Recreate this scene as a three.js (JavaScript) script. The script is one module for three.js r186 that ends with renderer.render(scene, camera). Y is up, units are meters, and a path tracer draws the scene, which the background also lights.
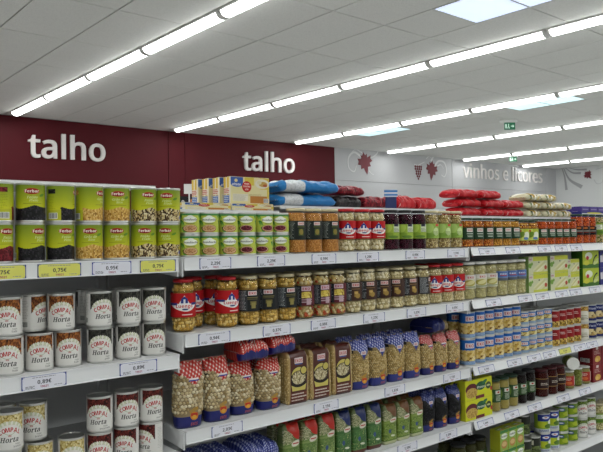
import * as THREE from 'three';
import { FontLoader } from 'three/addons/loaders/FontLoader.js';
import { RoundedBoxGeometry } from 'three/addons/geometries/RoundedBoxGeometry.js';
import { RectAreaLightUniformsLib } from 'three/addons/lights/RectAreaLightUniformsLib.js';
import { mergeGeometries } from 'three/addons/utils/BufferGeometryUtils.js';

// ------------------------------------------------------------------ camera, light, exposure
RectAreaLightUniformsLib.init();
const scene = new THREE.Scene();
scene.background = new THREE.Color(0x101012);
const EYE = 1.55, CEIL = EYE + 1.71;
const camera = new THREE.PerspectiveCamera(2 * Math.atan(226 / 670) * 180 / Math.PI, 603 / 452, 0.05, 60);
camera.position.set(0, EYE, 0);
camera.quaternion.setFromRotationMatrix(new THREE.Matrix4().makeBasis(
  new THREE.Vector3(0.76763, -0.01321, 0.64075), new THREE.Vector3(0, 0.99979, 0.02062), new THREE.Vector3(-0.64089, -0.01583, 0.76747)));
camera.updateMatrixWorld(true); camera.updateProjectionMatrix();
const renderer = new THREE.WebGLRenderer();
renderer.toneMapping = THREE.LinearToneMapping;
renderer.toneMappingExposure = 1.0;
renderer.shadowMap.enabled = true;
const LAMP = 8.8, GLOW = 9.6, LAMP_COLOUR = 0xf8fbf8;

// ------------------------------------------------------------------ helpers
function mulberry(a) { return () => { a |= 0; a = a + 0x6D2B79F5 | 0; let t = Math.imul(a ^ a >>> 15, 1 | a); t = t + Math.imul(t ^ t >>> 7, 61 | t) ^ t; return ((t ^ t >>> 14) >>> 0) / 4294967296; }; }
const R = mulberry(20240611);
const taken = new Map();
function numbered(name) { const n = taken.get(name) || 0; taken.set(name, n + 1); return n ? name + '_' + String(n).padStart(3, '0') : name; }
function part(name, geometry, material, parent, label) {
  const m = new THREE.Mesh(geometry, material); m.name = name; m.castShadow = m.receiveShadow = true;
  if (label) m.userData.label = label;
  parent.add(m); return m;
}
function proto() { return new THREE.Group(); }
function place(p, name, label, category, group, x, y, z, ry = 0) {
  const o = p.clone(); o.name = numbered(name); o.position.set(x, y, z); o.rotation.y = ry;
  o.userData = { label, category }; if (group) o.userData.group = group;
  scene.add(o); return o;
}
function thing(name, label, category, group, x = 0, y = 0, z = 0, ry = 0) { return place(new THREE.Group(), name, label, category, group, x, y, z, ry); }
function structure(name, geometry, material) { const m = part(name, geometry, material, scene); m.userData.kind = 'structure'; return m; }
function structureGroup(name) { const g = new THREE.Group(); g.name = name; g.userData.kind = 'structure'; scene.add(g); return g; }
const std = (color, roughness = 0.6, metalness = 0, more = {}) => new THREE.MeshStandardMaterial({ color, roughness, metalness, ...more });
const box = (w, h, d, x = 0, y = 0, z = 0) => new THREE.BoxGeometry(w, h, d).translate(x, y, z);
const rbox = (w, h, d, r, x = 0, y = 0, z = 0) => new RoundedBoxGeometry(w, h, d, 1, r).translate(x, y, z);
const lathe = (pts, seg = 28) => new THREE.LatheGeometry(pts.map(p => new THREE.Vector2(p[0], p[1])), seg);
const ORD = ['first', 'second', 'third', 'fourth', 'fifth', 'sixth', 'seventh', 'eighth', 'ninth', 'tenth'];
const ord = (i, n) => n > 1 ? ORD[i] + ' ' : '';
function canvasTexture(w, h, draw) {
  const c = document.createElement('canvas'); c.width = w; c.height = h;
  const g = c.getContext('2d'); draw(g, w, h);
  const t = new THREE.CanvasTexture(c); t.colorSpace = THREE.SRGBColorSpace; t.anisotropy = 4; return t;
}
const printMat = (t, roughness = 0.45, more = {}) => new THREE.MeshPhysicalMaterial({ map: t, roughness, specularIntensity: 0.45, ...more });
function fill(g, c, x, y, w, h) { g.fillStyle = c; g.fillRect(x, y, w, h); }
function oval(g, c, x, y, rx, ry, rot = 0) { g.fillStyle = c; g.beginPath(); g.ellipse(x, y, rx, ry, rot, 0, 7); g.fill(); }
function text(g, s, x, y, font, c, align = 'center') { g.font = font; g.fillStyle = c; g.textAlign = align; g.textBaseline = 'middle'; g.fillText(s, x, y); }
function beansPrint(g, x, y, w, h, rx, ry, cols, base) {
  g.save(); g.beginPath(); g.rect(x, y, w, h); g.clip(); fill(g, base, x, y, w, h);
  const n = Math.round(w * h / (rx * ry * 1.7));
  for (let i = 0; i < n; i++) oval(g, cols[Math.floor(R() * cols.length)], x + R() * w, y + R() * h, rx * (0.8 + 0.4 * R()), ry * (0.8 + 0.4 * R()), R() * 3);
  g.restore();
}
function scribble(g, x, y, w, c, lines, dy, th = 2) { for (let i = 0; i < lines; i++) { let p = x; while (p < x + w * (0.7 + 0.3 * R())) { const k = 4 + R() * 14; fill(g, c, p, y + i * dy, k, th); p += k + 4; } } }
function barcode(g, x, y, w, h) { fill(g, '#e8e8e4', x, y, w, h); let p = x + 3; while (p < x + w - 4) { const k = 1 + R() * 3; fill(g, '#222', p, y + 3, k, h - 8); p += k + 1.5 + R() * 2.5; } }

// ------------------------------------------------------------------ plain materials
const M = {
  shelf: std(0xd9dadb, 0.42), rail: std(0xe2e3e5, 0.38), panel: std(0xc6c7c8, 0.6), upright: std(0xc6c7c8, 0.5),
  tin: std(0xc9c9c6, 0.28, 0.9), goldLid: std(0xc6bb98, 0.34, 0.5), redLid: std(0xb4161e, 0.36, 0.2), greenLid: std(0x1e3a26, 0.4, 0.2),
  blackLid: std(0x1a1a1b, 0.4, 0.2), whiteLid: std(0xe6e6e1, 0.4, 0.05), darkRedLid: std(0x4a0f16, 0.4, 0.2),
  glass: new THREE.MeshPhysicalMaterial({ color: 0xffffff, transmission: 1, thickness: 0, roughness: 0.03, ior: 1.24 }),
  beanCol: new THREE.MeshPhysicalMaterial({ color: 0xffffff, vertexColors: true, roughness: 0.4, specularIntensity: 0.4 }),
  ceilingTile: null, grid: std(0xc8c8c2, 0.6), lampBody: std(0xe9e9e6, 0.5),
  maroon: new THREE.MeshPhysicalMaterial({ color: 0x54161e, roughness: 0.6, specularIntensity: 0.35 }), greyWall: std(0xb9b9bc, 0.6), whiteWall: std(0xcfd0d0, 0.65), letter: std(0xe9e4e2, 0.4), leaf: std(0x6d1a26, 0.6), vine: std(0xdcdcdc, 0.6), vineGrey: std(0x9c9c9e, 0.6),
};

// ------------------------------------------------------------------ room shell
const WALL_Z = x => -9.58 + 0.02 * (x - 2.7), END_X = 16.6, LEFT_X = -7, FRONT_Z = 5.4;
{
  const floorTex = canvasTexture(256, 256, (g, w, h) => { fill(g, '#b8b9b8', 0, 0, w, h); for (let i = 0; i < 5000; i++) { const k = 152 + R() * 60; fill(g, `rgb(${k | 0},${k | 0},${(k - 2) | 0})`, R() * w, R() * h, 2, 2); } });
  floorTex.wrapS = floorTex.wrapT = THREE.RepeatWrapping; floorTex.repeat.set(20, 12);
  structure('floor', box(24.4, 0.1, 15.6, 4.9, -0.05, -2.2), std(0xffffff, 0.3, 0, { map: floorTex }));
  // maroon and grey wall behind: panels with open joints on a backing
  const wall = structureGroup('wall_back');
  wall.position.set(2.7, 0, -9.58); wall.rotation.y = -Math.atan(0.02);
  part('backing', box(24.2, CEIL + 0.2, 0.12, 4.2 - 2.0, CEIL / 2, -0.1), M.panel, wall);
  const seg = [[-10, -3.2, 'maroon'], [-3.2, 2.515, 'maroon'], [2.515, 2.813, 'maroon'], [2.813, 6.05, 'maroon'], [6.05, 9.58, 'greyWall'], [9.58, 13.4, 'greyWall'], [13.4, 14.1, 'greyWall']];
  for (const [a, b, m] of seg) {
    const grey = m === 'greyWall', gap = 0.012;
    if (grey) {
      part('panel', box(b - a - gap, CEIL - EYE - 1.083, 0.04, (a + b) / 2, (CEIL + EYE + 1.083) / 2, -0.02), M.greyWall, wall);
      part('panel', box(b - a - gap, EYE + 1.078, 0.04, (a + b) / 2, (EYE + 1.078) / 2, -0.02), M.greyWall, wall);
    } else part('panel', box(b - a - gap * (a === 2.813 ? 0.15 : 1), CEIL, 0.04, (a + b) / 2, CEIL / 2, -0.02), M.maroon, wall);
  }
  structure('wall_right', box(0.12, CEIL + 0.1, 15.4, END_X + 0.06, CEIL / 2, -1.95), M.whiteWall);
  structure('wall_left', box(0.12, CEIL + 0.1, 15.4, LEFT_X - 0.06, CEIL / 2, -1.95), M.whiteWall);
  structure('wall_front', box(24, CEIL + 0.1, 0.12, 4.8, CEIL / 2, FRONT_Z + 0.06), M.whiteWall);
}
// ------------------------------------------------------------------ ceiling of single tiles with lamp channels
const ROWS = [-4.475, -2.05, 0.375, 2.8, 5.225, 7.65, 10.06, 12.56, 14.98];
const SKY = [[4.0125, 4.58, -3.235, -2.265], [7.7275, 8.295, -5.175, -4.205], [7.7275, 8.295, -8.085, -7.115]];
{
  const tileTex = canvasTexture(256, 256, (g, w, h) => { fill(g, '#dcdcd8', 0, 0, w, h); for (let i = 0; i < 9000; i++) { const k = 200 + R() * 34; fill(g, `rgb(${k | 0},${k | 0},${(k - 3) | 0})`, R() * w, R() * h, 1.5, 1.5); } });
  M.ceilingTile = std(0xffffff, 0.85, 0, { map: tileTex });
  const ceiling = structureGroup('ceiling');
  part('slab', box(24.4, 0.1, 15.6, 4.9, CEIL + 0.09, -2.2), std(0x8c8c88, 0.9), ceiling);
  const frustum = new THREE.Frustum().setFromProjectionMatrix(new THREE.Matrix4().multiplyMatrices(camera.projectionMatrix, camera.matrixWorldInverse));
  const tiles = [];
  for (let k = 0; k < ROWS.length; k++) {
    const x0 = ROWS[k] + 0.0775, x1 = k + 1 < ROWS.length ? ROWS[k + 1] - 0.0775 : END_X, n = k + 1 < ROWS.length ? 4 : 3, w = (x1 - x0) / n;
    for (let j = 0; j < n; j++) for (let m = 0; m < 16; m++) {
      const a = x0 + j * w, b = a + w; let z0 = -9.54 + 0.97 * m, z1 = Math.min(z0 + 0.97, FRONT_Z);
      for (const s of SKY) if (Math.abs(s[0] - a) < 0.05) { if (s[2] < z1 && s[2] > z0) z1 = s[2]; else if (s[3] < z1 && s[3] > z0) z0 = s[3]; }
      if (z1 - z0 > 0.05 && b > LEFT_X) tiles.push([a, b, z0, z1]);
    }
    // the strip the lamps hang from
    if (ROWS[k] > LEFT_X) part('lamp_channel', box(0.149, 0.02, 14.94, ROWS[k], CEIL + 0.012, -2.07), M.grid, ceiling);
  }
  const geoCache = new Map(), rest = [], seen = [];
  const tileGeo = (w, d) => { const key = w.toFixed(3) + '|' + d.toFixed(3); if (!geoCache.has(key)) geoCache.set(key, rbox(w, 0.016, d, 0.003)); return geoCache.get(key); };
  for (const t of tiles) {
    const [a, b, z0, z1] = t, c = new THREE.Vector3((a + b) / 2, CEIL + 0.008, (z0 + z1) / 2);
    if (frustum.intersectsSphere(new THREE.Sphere(c, 0.45))) seen.push([c, b - a - 0.01, z1 - z0 - 0.01, c.length()]); else rest.push([c, b - a - 0.01, z1 - z0 - 0.01]);
  }
  seen.sort((p, q) => p[3] - q[3]);
  seen.forEach(([c, w, d], i) => { if (i < 290) { const m = part('ceiling_tile', tileGeo(w, d), M.ceilingTile, ceiling); m.position.copy(c); } else rest.push([c, w, d]); });
  const restMesh = part('ceiling_tiles', mergeGeometries(rest.map(([c, w, d]) => tileGeo(w, d).clone().translate(c.x, c.y, c.z))), M.ceilingTile, ceiling);
  restMesh.userData.kind = 'stuff';
  part('edge_closer', box(0.15, 0.02, 14.94, LEFT_X + 0.075, CEIL + 0.03, -2.07), M.grid, ceiling);
}
// ------------------------------------------------------------------ fluorescent fittings in rows
{
  const glowMat = new THREE.MeshStandardMaterial({ color: 0xffffff, emissive: LAMP_COLOUR, emissiveIntensity: GLOW, roughness: 0.4 });
  const L = 1.235, p = proto();
  const half = new THREE.Shape(); half.moveTo(-0.058, 0); for (let i = 0; i <= 12; i++) { const a = Math.PI + Math.PI * i / 12; half.lineTo(0.058 * Math.cos(a), 0.042 * Math.sin(a)); }
  const trough = new THREE.ExtrudeGeometry(half, { depth: L - 0.04, bevelEnabled: false }).translate(0, -0.012, -(L - 0.04) / 2);
  part('housing', rbox(0.14, 0.014, L, 0.003, 0, -0.006, 0), M.lampBody, p);
  part('diffuser', trough, glowMat, p, 'glowing white tube cover');
  for (const s of [-1, 1]) part('end_cap', new THREE.ExtrudeGeometry(half, { depth: 0.014, bevelEnabled: true, bevelSize: 0.003, bevelThickness: 0.002, bevelSegments: 1 }).translate(0, -0.012, s * (L / 2 - 0.012) - 0.007), M.lampBody, p);
  const rowName = ['farthest out of view', 'second out of view', 'just out of view', 'ending above the first red wall lettering', 'ending at the maroon panel joint', 'beside the far cyan panels', 'ending over the grape sticker', 'ending over the pale lettering', 'next to the white end wall'];
  ROWS.forEach((x, r) => {
    for (let k = 0; k < 11; k++) {
      const z = -8.645 + 1.262 * k;
      if (z > FRONT_Z - 0.7) continue;
      const o = place(p, 'fluorescent_lamp', `${k < 10 ? ORD[k] : 'eleventh'} fluorescent lamp from the wall in the row ${rowName[r]}`, 'lamp', 'fluorescent lamps in long ceiling rows', x, CEIL, z);
      const l = new THREE.RectAreaLight(LAMP_COLOUR, LAMP, 0.116, L - 0.05); l.position.set(0, -0.062, 0); l.rotation.x = -Math.PI / 2; l.name = 'tube_light'; o.add(l);
    }
  });
  // bright bluish panels let into the ceiling
  const names = ['pale blue glowing ceiling panel beside the nearest lamp rows', 'cyan glowing ceiling panel next to the green exit sign', 'cyan glowing ceiling panel close to the maroon wall'];
  const cols = [0xbdd2ff, 0xbff2ff, 0xbff2ff];
  SKY.forEach(([a, b, z0, z1], i) => {
    const o = thing('ceiling_panel', names[i], 'ceiling panel', 'glowing panels in the ceiling', (a + b) / 2, CEIL, (z0 + z1) / 2);
    const w = b - a, d = z1 - z0, e = new THREE.MeshStandardMaterial({ color: 0xffffff, emissive: cols[i], emissiveIntensity: 0.92, roughness: 0.5 });
    for (const s of [-1, 1]) part('pane', box(w - 0.03, 0.006, d / 2 - 0.02, 0, 0.006, s * d / 4), e, o);
    const f = [box(w - 0.004, 0.016, 0.012, 0, 0.006, -d / 2 + 0.008), box(w - 0.004, 0.016, 0.012, 0, 0.006, d / 2 - 0.008), box(w - 0.004, 0.012, 0.014, 0, 0.006, 0), box(0.012, 0.016, d - 0.004, -w / 2 + 0.008, 0.006, 0), box(0.012, 0.016, d - 0.004, w / 2 - 0.008, 0.006, 0)];
    part('frame', mergeGeometries(f), M.grid, o);
    const l = new THREE.RectAreaLight(cols[i], 0.9, w - 0.03, d - 0.03); l.position.set(0, -0.012, 0); l.rotation.x = -Math.PI / 2; l.name = 'panel_light'; o.add(l);
  });
}
// ------------------------------------------------------------------ shelving units
const Z0 = -1.9, BACK = -2.5;
const BAYS = [
  { x0: -0.43, x1: 1.078, tops: [1.487, 1.18, 0.867, 0.56, 0.25], plates: [[-0.43, 1.078, 1.728, -2.06]], tilt: 0, label: 'white metal shelving unit with the lime green and white cans', rail: 0.044, backTop: 1.735 },
  { x0: 1.085, x1: 2.598, tops: [1.487, 1.24, 0.93, 0.678, 0.38], plates: [[1.085, 1.585, 1.65, -2.03], [1.585, 2.598, 1.671, -2.03]], tilt: 0, label: 'white metal shelving unit with jars and bags of dried pulses', rail: 0.042, backTop: 1.66 },
  { x0: 2.605, x1: 4.118, tops: [1.487, 1.24, 0.93, 0.678, 0.38], plates: [[2.605, 4.118, 1.643, -2.04]], tilt: 0.32, label: 'white metal shelving unit with tilted price rails and blue cans', rail: 0.04, backTop: 1.66 },
  { x0: 4.125, x1: 5.638, tops: [1.487, 1.24, 0.93, 0.678, 0.38], plates: [[4.125, 5.638, 1.643, -2.04]], tilt: 0.32, label: 'white metal shelving unit with purple cartons past the blue cans', rail: 0.04, backTop: 1.66 },
];
for (const b of BAYS) {
  const w = b.x1 - b.x0, u = thing('shelving_unit', b.label, 'shelf', 'joined shelving units', b.x0, 0, 0);
  part('back_panel', box(w, b.backTop - 0.02, 0.02, w / 2, (b.backTop - 0.02) / 2 + 0.02, BACK - 0.012), M.panel, u);
  for (const x of [0.016, w - 0.016]) part('upright', box(0.03, b.backTop - 0.01, 0.03, x, (b.backTop - 0.01) / 2, BACK + 0.016), M.upright, u);
  part('plinth', box(w - 0.004, 0.12, 0.46, w / 2, 0.06, (Z0 + BACK) / 2), M.upright, u);
  for (const y of b.tops) {
    const d = Z0 - BACK - 0.035, zc = Z0 - d / 2 - 0.004;
    const s = part('shelf_board', rbox(w - 0.008, 0.006, d, 0.0015, w / 2, y - 0.003, zc), M.shelf, u);
    const side = new THREE.Shape(); side.moveTo(0, 0); side.lineTo(d, 0); side.lineTo(d, -0.02); side.lineTo(0.02, -0.054); side.lineTo(0, -0.056); side.closePath();
    for (const x of [0.003, w - 0.008]) part('end_bracket', new THREE.ExtrudeGeometry(side, { depth: 0.004, bevelEnabled: true, bevelSize: 0.0008, bevelThickness: 0.0008, bevelSegments: 1 }).rotateY(Math.PI / 2).translate(x, y - 0.004, Z0 - 0.006), M.shelf, s);
    const rg = mergeGeometries([box(w - 0.014, b.rail, 0.004, 0, -b.rail / 2, 0), box(w - 0.014, 0.004, 0.007, 0, -0.002, 0.001), box(w - 0.014, 0.003, 0.007, 0, -b.rail + 0.0015, 0.002)]);
    rg.rotateX(-b.tilt); part('price_rail', rg.translate(w / 2, y, Z0), M.rail, s);
  }
  for (const [x0, x1, y, zf] of b.plates) {
    const d = zf - BACK - 0.01;
    part('top_plate', mergeGeometries([box(x1 - x0 - 0.006, 0.005, d, (x0 + x1) / 2 - b.x0, y - 0.0025, zf - d / 2), box(x1 - x0 - 0.006, 0.012, 0.004, (x0 + x1) / 2 - b.x0, y - 0.006, zf + 0.002)]), M.rail, u);
  }
}
// ------------------------------------------------------------------ product builders
const facing = x => -Math.atan2(x, 1.94), DEG = Math.PI / 180;
function canProto(r, h, map, opt = {}) {
  const p = proto(), rim = 0.004;
  part('can_body', lathe([[0, 0.003], [r * 0.9, 0.003], [r * 0.93, 0], [r, 0.001], [r, 0.004], [r * 0.97, 0.007], [r * 0.97, h - 0.007], [r, h - 0.004], [r, h - 0.0005], [r * 0.96, h], [r * 0.93, h - rim], [r * 0.88, h - rim]]), M.tin, p);
  part('lid', lathe([[r * 0.9, h - rim], [r * 0.84, h - rim - 0.0015], [r * 0.78, h - rim], [r * 0.7, h - rim - 0.001], [r * 0.62, h - rim], [0, h - rim]]), M.tin, p, 'silver tin lid');
  if (opt.ring) part('pull_ring', new THREE.TorusGeometry(r * 0.26, 0.0016, 5, 14).rotateX(Math.PI / 2).translate(0, h - rim + 0.0018, r * 0.3), M.tin, p);
  part('label', new THREE.CylinderGeometry(r * 0.975, r * 0.975, h - 0.013, 40, 1, true, Math.PI).translate(0, h / 2, 0), map, p, 'printed paper label');
  return p;
}
const ICO = new THREE.IcosahedronGeometry(1, 0), icoPos = ICO.getAttribute('position');
function beanMesh(list) {   // list of [x, y, z, rx, ry, rz, colour, turn]
  const n = icoPos.count, P = new Float32Array(list.length * n * 3), N = new Float32Array(list.length * n * 3), C = new Float32Array(list.length * n * 3);
  let k = 0; const v = new THREE.Vector3(), q = new THREE.Vector3(), Y = new THREE.Vector3(0, 1, 0), e = new THREE.Euler();
  for (const [x, y, z, rx, ry, rz, c, turn] of list) {
    e.set(0, turn[1], turn[0]);
    for (let i = 0; i < n; i++) {
      v.fromBufferAttribute(icoPos, i); q.set(v.x / rx, v.y / ry, v.z / rz).normalize(); v.set(v.x * rx, v.y * ry, v.z * rz);
      v.applyEuler(e); q.applyEuler(e);
      P[k] = v.x + x; N[k] = q.x; C[k++] = c.r; P[k] = v.y + y; N[k] = q.y; C[k++] = c.g; P[k] = v.z + z; N[k] = q.z; C[k++] = c.b;
    }
  }
  const g = new THREE.BufferGeometry();
  g.setAttribute('position', new THREE.BufferAttribute(P, 3)); g.setAttribute('normal', new THREE.BufferAttribute(N, 3)); g.setAttribute('color', new THREE.BufferAttribute(C, 3));
  return g;
}
const colours = hex => hex.map(h => new THREE.Color(h));
function jarBeans(r, bands, br, cols, long = 1) {
  const list = [];
  for (const [y0, y1, rr] of bands) {
    let row = 0;
    for (let y = y0 + br * 0.8; y < y1; y += br * 1.62, row++) {
      const n = Math.max(6, Math.floor(2 * Math.PI * rr / (br * long * 2.0)));
      for (let i = 0; i < n; i++) {
        const a = (i + (row % 2) * 0.5 + row * 0.31 + (R() - 0.5) * 0.5) / n * 2 * Math.PI, q = rr - br * (0.8 + 0.7 * R());
        list.push([Math.sin(a) * q, Math.max(y0 + br * 1.45, y + (R() - 0.5) * br * 0.9), Math.cos(a) * q, br * long * (0.9 + 0.25 * R()), br * (0.9 + 0.2 * R()), br * 0.8, cols[Math.floor(R() * cols.length)], [(R() - 0.5) * (long > 1.15 ? 2.6 : 0.5), a]]);
      }
    }
  }
  return beanMesh(list);
}
// glass jar: glass shell, contents, metal lid, paper label between two heights
function jarProto(r, h, o) {
  const p = proto(), g = o.slim ? 0.9 : 0.79;
  const prof = [[0, 0.002], [r * 0.84, 0], [r * 0.97, 0.003], [r, 0.009], [r, h * 0.74], [r * 0.985, h * 0.78], [r * (1 + g) / 2 * 0.985, h * 0.85], [r * g, h * 0.9], [r * g * 0.985, h * 0.975]];
  part('glass', lathe(prof, 32), M.glass, p, 'clear glass');
  const inner = prof.slice(0, 8).map(([a, b], i) => [Math.max(0, a - 0.0026), Math.max(0.004, b)]); inner.push([0, h * 0.89]);
  if (o.beans) {
    part('filling', lathe(inner.map(([a, b]) => [Math.max(0, a - o.beans.r * 0.8), b]), 24), o.fill, p);
    const a = part('contents', jarBeans(r - 0.0026, [[0.004, h * o.lo - 0.002, r - 0.0026], [h * o.hi + 0.001, h * 0.78, r - 0.0026], [h * 0.78, h * 0.88, r * (1 + g) / 2 * 0.94]], o.beans.r, o.beans.cols, o.beans.long || 1), M.beanCol, p);
    a.userData.kind = 'stuff';
  } else { const g2 = lathe(inner, 28), ps = g2.getAttribute('position'), uv = g2.getAttribute('uv'); for (let i = 0; i < uv.count; i++) uv.setXY(i, uv.getX(i) * 2, ps.getY(i) / (Math.PI * r)); part('contents', g2, o.fill, p); }
  const rl = r * g + 0.0012;
  part('lid', lathe([[r * g * 0.98, h * 0.937], [rl, h * 0.937], [rl, h * 0.975], [rl - 0.0015, h * 0.992], [rl - 0.004, h], [rl - 0.007, h - 0.0016], [0, h - 0.0016]], 30), o.lid, p);
  part('label', new THREE.CylinderGeometry(r + 0.0006, r + 0.0006, h * (o.hi - o.lo), 40, 1, true, Math.PI).translate(0, h * (o.hi + o.lo) / 2, 0), o.label, p, 'printed paper label');
  return p;
}
// standing bag: rounded cross-section that closes to a flat seam at the top
function bagShape(w, h, d, seed, o = {}) {
  const n = o.n || 2.8, r = mulberry(seed), ph = [r() * 6, r() * 6, r() * 6, r() * 6], top = o.top === undefined ? 0.8 : o.top, lean = (r() - 0.5) * (o.lean === undefined ? 0.02 : o.lean);
  const half = v => {
    const b = Math.min(1, v / 0.07), up = v > top ? (v - top) / (1 - top) : 0;
    return [w / 2 * (0.93 + 0.07 * Math.sqrt(b)) * (1 - 0.05 * up) * (1 + 0.012 * Math.sin(9 * v + ph[0])), d / 2 * (0.82 + 0.18 * Math.sqrt(b)) * (1 - (o.flat === undefined ? 0.94 : o.flat) * Math.pow(up, 1.4)) * (1 + 0.04 * Math.sin(6 * v + ph[1]))];
  };
  return (t, v) => {
    const [a, c] = half(v), cs = Math.cos(t), sn = Math.sin(t), x = a * Math.sign(cs) * Math.pow(Math.abs(cs), 2 / n), z = c * Math.sign(sn) * Math.pow(Math.abs(sn), 2 / n);
    const k = 1 + 0.02 * Math.sin(3 * t + 11 * v + ph[2]) + 0.012 * Math.sin(7 * t - 17 * v + ph[3]);
    return [x + lean * v * v, v * h + (v > 0.9 ? 0.004 * Math.sin(5 * x / w * 3 + ph[0]) : 0), z * k];
  };
}
function bagGeometry(S, w, h) {
  const nu = 40, nv = 26, pos = [], uv = [], idx = [];
  for (let j = 0; j <= nv; j++) for (let i = 0; i <= nu; i++) { const v = j / nv, t = i / nu * 2 * Math.PI, p = S(t, v); pos.push(...p); uv.push(p[0] / w + 0.5, v); }
  for (let j = 0; j < nv; j++) for (let i = 0; i < nu; i++) { const a = j * (nu + 1) + i, b = a + 1, c = a + nu + 1, e = c + 1; idx.push(a, c, b, b, c, e); }
  for (const [row, y, vv] of [[0, 0.0005, 0.01], [nv, h, 0.99]]) { const c = pos.length / 3; pos.push(0, row ? S(0, 1)[1] : y, 0); uv.push(0.5, vv); for (let i = 0; i < nu; i++) { const a = row * (nu + 1) + i; row ? idx.push(a, c, a + 1) : idx.push(a, a + 1, c); } }
  const g = new THREE.BufferGeometry(); g.setAttribute('position', new THREE.Float32BufferAttribute(pos, 3)); g.setAttribute('uv', new THREE.Float32BufferAttribute(uv, 2)); g.setIndex(idx); g.computeVertexNormals();
  return g;
}
function bagProto(w, h, d, seed, film, o = {}) {
  const p = proto(), S = bagShape(w, h, d, seed, o);
  part('bag', bagGeometry(S, w, h), film, p);
  if (o.beans) {   // the pulses that press against the clear window
    const list = [], br = o.beans.r; let row = 0;
    for (let y = br * 1.7; y < h - br; y += br * 1.66, row++) {
      const v = y / h; let arc = 0, prev = S(0, v), next = (row % 2) * br;
      for (let i = 1; i <= 240; i++) {
        const t = i / 240 * 2 * Math.PI, q = S(t, v); arc += Math.hypot(q[0] - prev[0], q[2] - prev[2]); prev = q;
        if (arc < next) continue; next += br * 1.95;
        if (q[2] < -d * 0.3 || !o.beans.inside(q[0] / w, v, q[2] / d)) continue;
        list.push([q[0] * 0.99, y + (R() - 0.5) * br * 0.5, q[2] - br * 0.05, br * (0.9 + 0.25 * R()), br * (0.9 + 0.2 * R()), br * 0.85, o.beans.cols[Math.floor(R() * o.beans.cols.length)], [R() - 0.5, 0]]);
      }
    }
    const b = part('pulses', beanMesh(list), M.beanCol, p); b.userData.kind = 'stuff';
  }
  if (o.fin !== false) part('top_seam', box(w * 0.9, h * 0.03, 0.0025, S(0, 1)[0] - w * 0.44, h * 1.0, 0), film, p);
  return p;
}
// pillow bag lying on its side, long axis along x, crimped at both ends
function pillowProto(L, W, H, seed, film) {
  const r = mulberry(seed), ph = Array.from({ length: 6 }, () => r() * 6), nu = 36, nv = 28, pos = [], uv = [], idx = [];
  for (let j = 0; j <= nu; j++) for (let i = 0; i <= nv; i++) {
    const s = j / nu * 2 - 1, t = i / nv * 2 * Math.PI, e = Math.pow(Math.max(0, 1 - Math.pow(Math.abs(s), 9)), 0.5);
    const wr = 0.9 + 0.08 * Math.sin(7 * s + 2 * t + ph[0]) + 0.05 * Math.sin(17 * s - 3 * t + ph[1]) + 0.04 * Math.sin(5 * t + 27 * s + ph[2]) + 0.045 * Math.sin(37 * s + 2 * t + ph[4]) * Math.sin(3 * t + ph[5]);
    const hz = (W / 2) * (0.86 + 0.14 * e) * (1 + 0.02 * Math.sin(9 * s + ph[3])), top = H * Math.max(0.42 + 0.05 * Math.sin(3 * t), 0.42 + 0.58 * e) * Math.min(1.02, wr), low = H * 0.36 * Math.pow(1 - e, 2);
    const c = Math.cos(t), k = Math.sin(t), q = Math.sign(k) * Math.pow(Math.abs(k), k < 0 ? 0.5 : 0.72) * 0.5 + 0.5;
    pos.push(s * L / 2, low + (top - low) * q, hz * Math.sign(c) * Math.pow(Math.abs(c), 0.75)); uv.push(j / nu, i / nv);
  }
  for (let j = 0; j < nu; j++) for (let i = 0; i < nv; i++) { const a = j * (nv + 1) + i, b = a + 1, c = a + nv + 1, e = c + 1; idx.push(a, b, c, b, e, c); }
  const g = new THREE.BufferGeometry(); g.setAttribute('position', new THREE.Float32BufferAttribute(pos, 3)); g.setAttribute('uv', new THREE.Float32BufferAttribute(uv, 2)); g.setIndex(idx); g.computeVertexNormals();
  const p = proto(); part('bag', g, film, p);
  for (const s of [-1, 1]) part('end_seam', box(L * 0.035, 0.003, W * 0.8, s * L * 0.512, H * 0.4, 0), film, p);
  return p;
}
// carton: front print on the left 70 % of the sheet, side print on the right 30 %
function cartonProto(w, h, d, map, opt = {}) {
  const g = new RoundedBoxGeometry(w, h, d, 1, 0.0014).translate(0, h / 2, 0), uv = g.getAttribute('uv'), n = uv.count / 6, P = g.getAttribute('position');
  for (let f = 0; f < 6; f++) for (let i = f * n; i < (f + 1) * n; i++) {
    const x = P.getX(i) / w + 0.5, y = P.getY(i) / h, z = P.getZ(i) / d + 0.5;
    if (f === 4) uv.setXY(i, 0.005 + 0.69 * x, y); else if (f === 5) uv.setXY(i, 0.695 - 0.69 * x, y);
    else if (f < 2) uv.setXY(i, 0.71 + 0.285 * (f ? z : 1 - z), y); else uv.setXY(i, 0.71 + 0.285 * x, 0.9 + 0.09 * z);
  }
  const p = proto(); part('carton', g, map, p);
  part('flap', box(w * 0.985, 0.0012, d * 0.5, 0, h + 0.0006, d * 0.23), map, p);
  return p;
}
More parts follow.
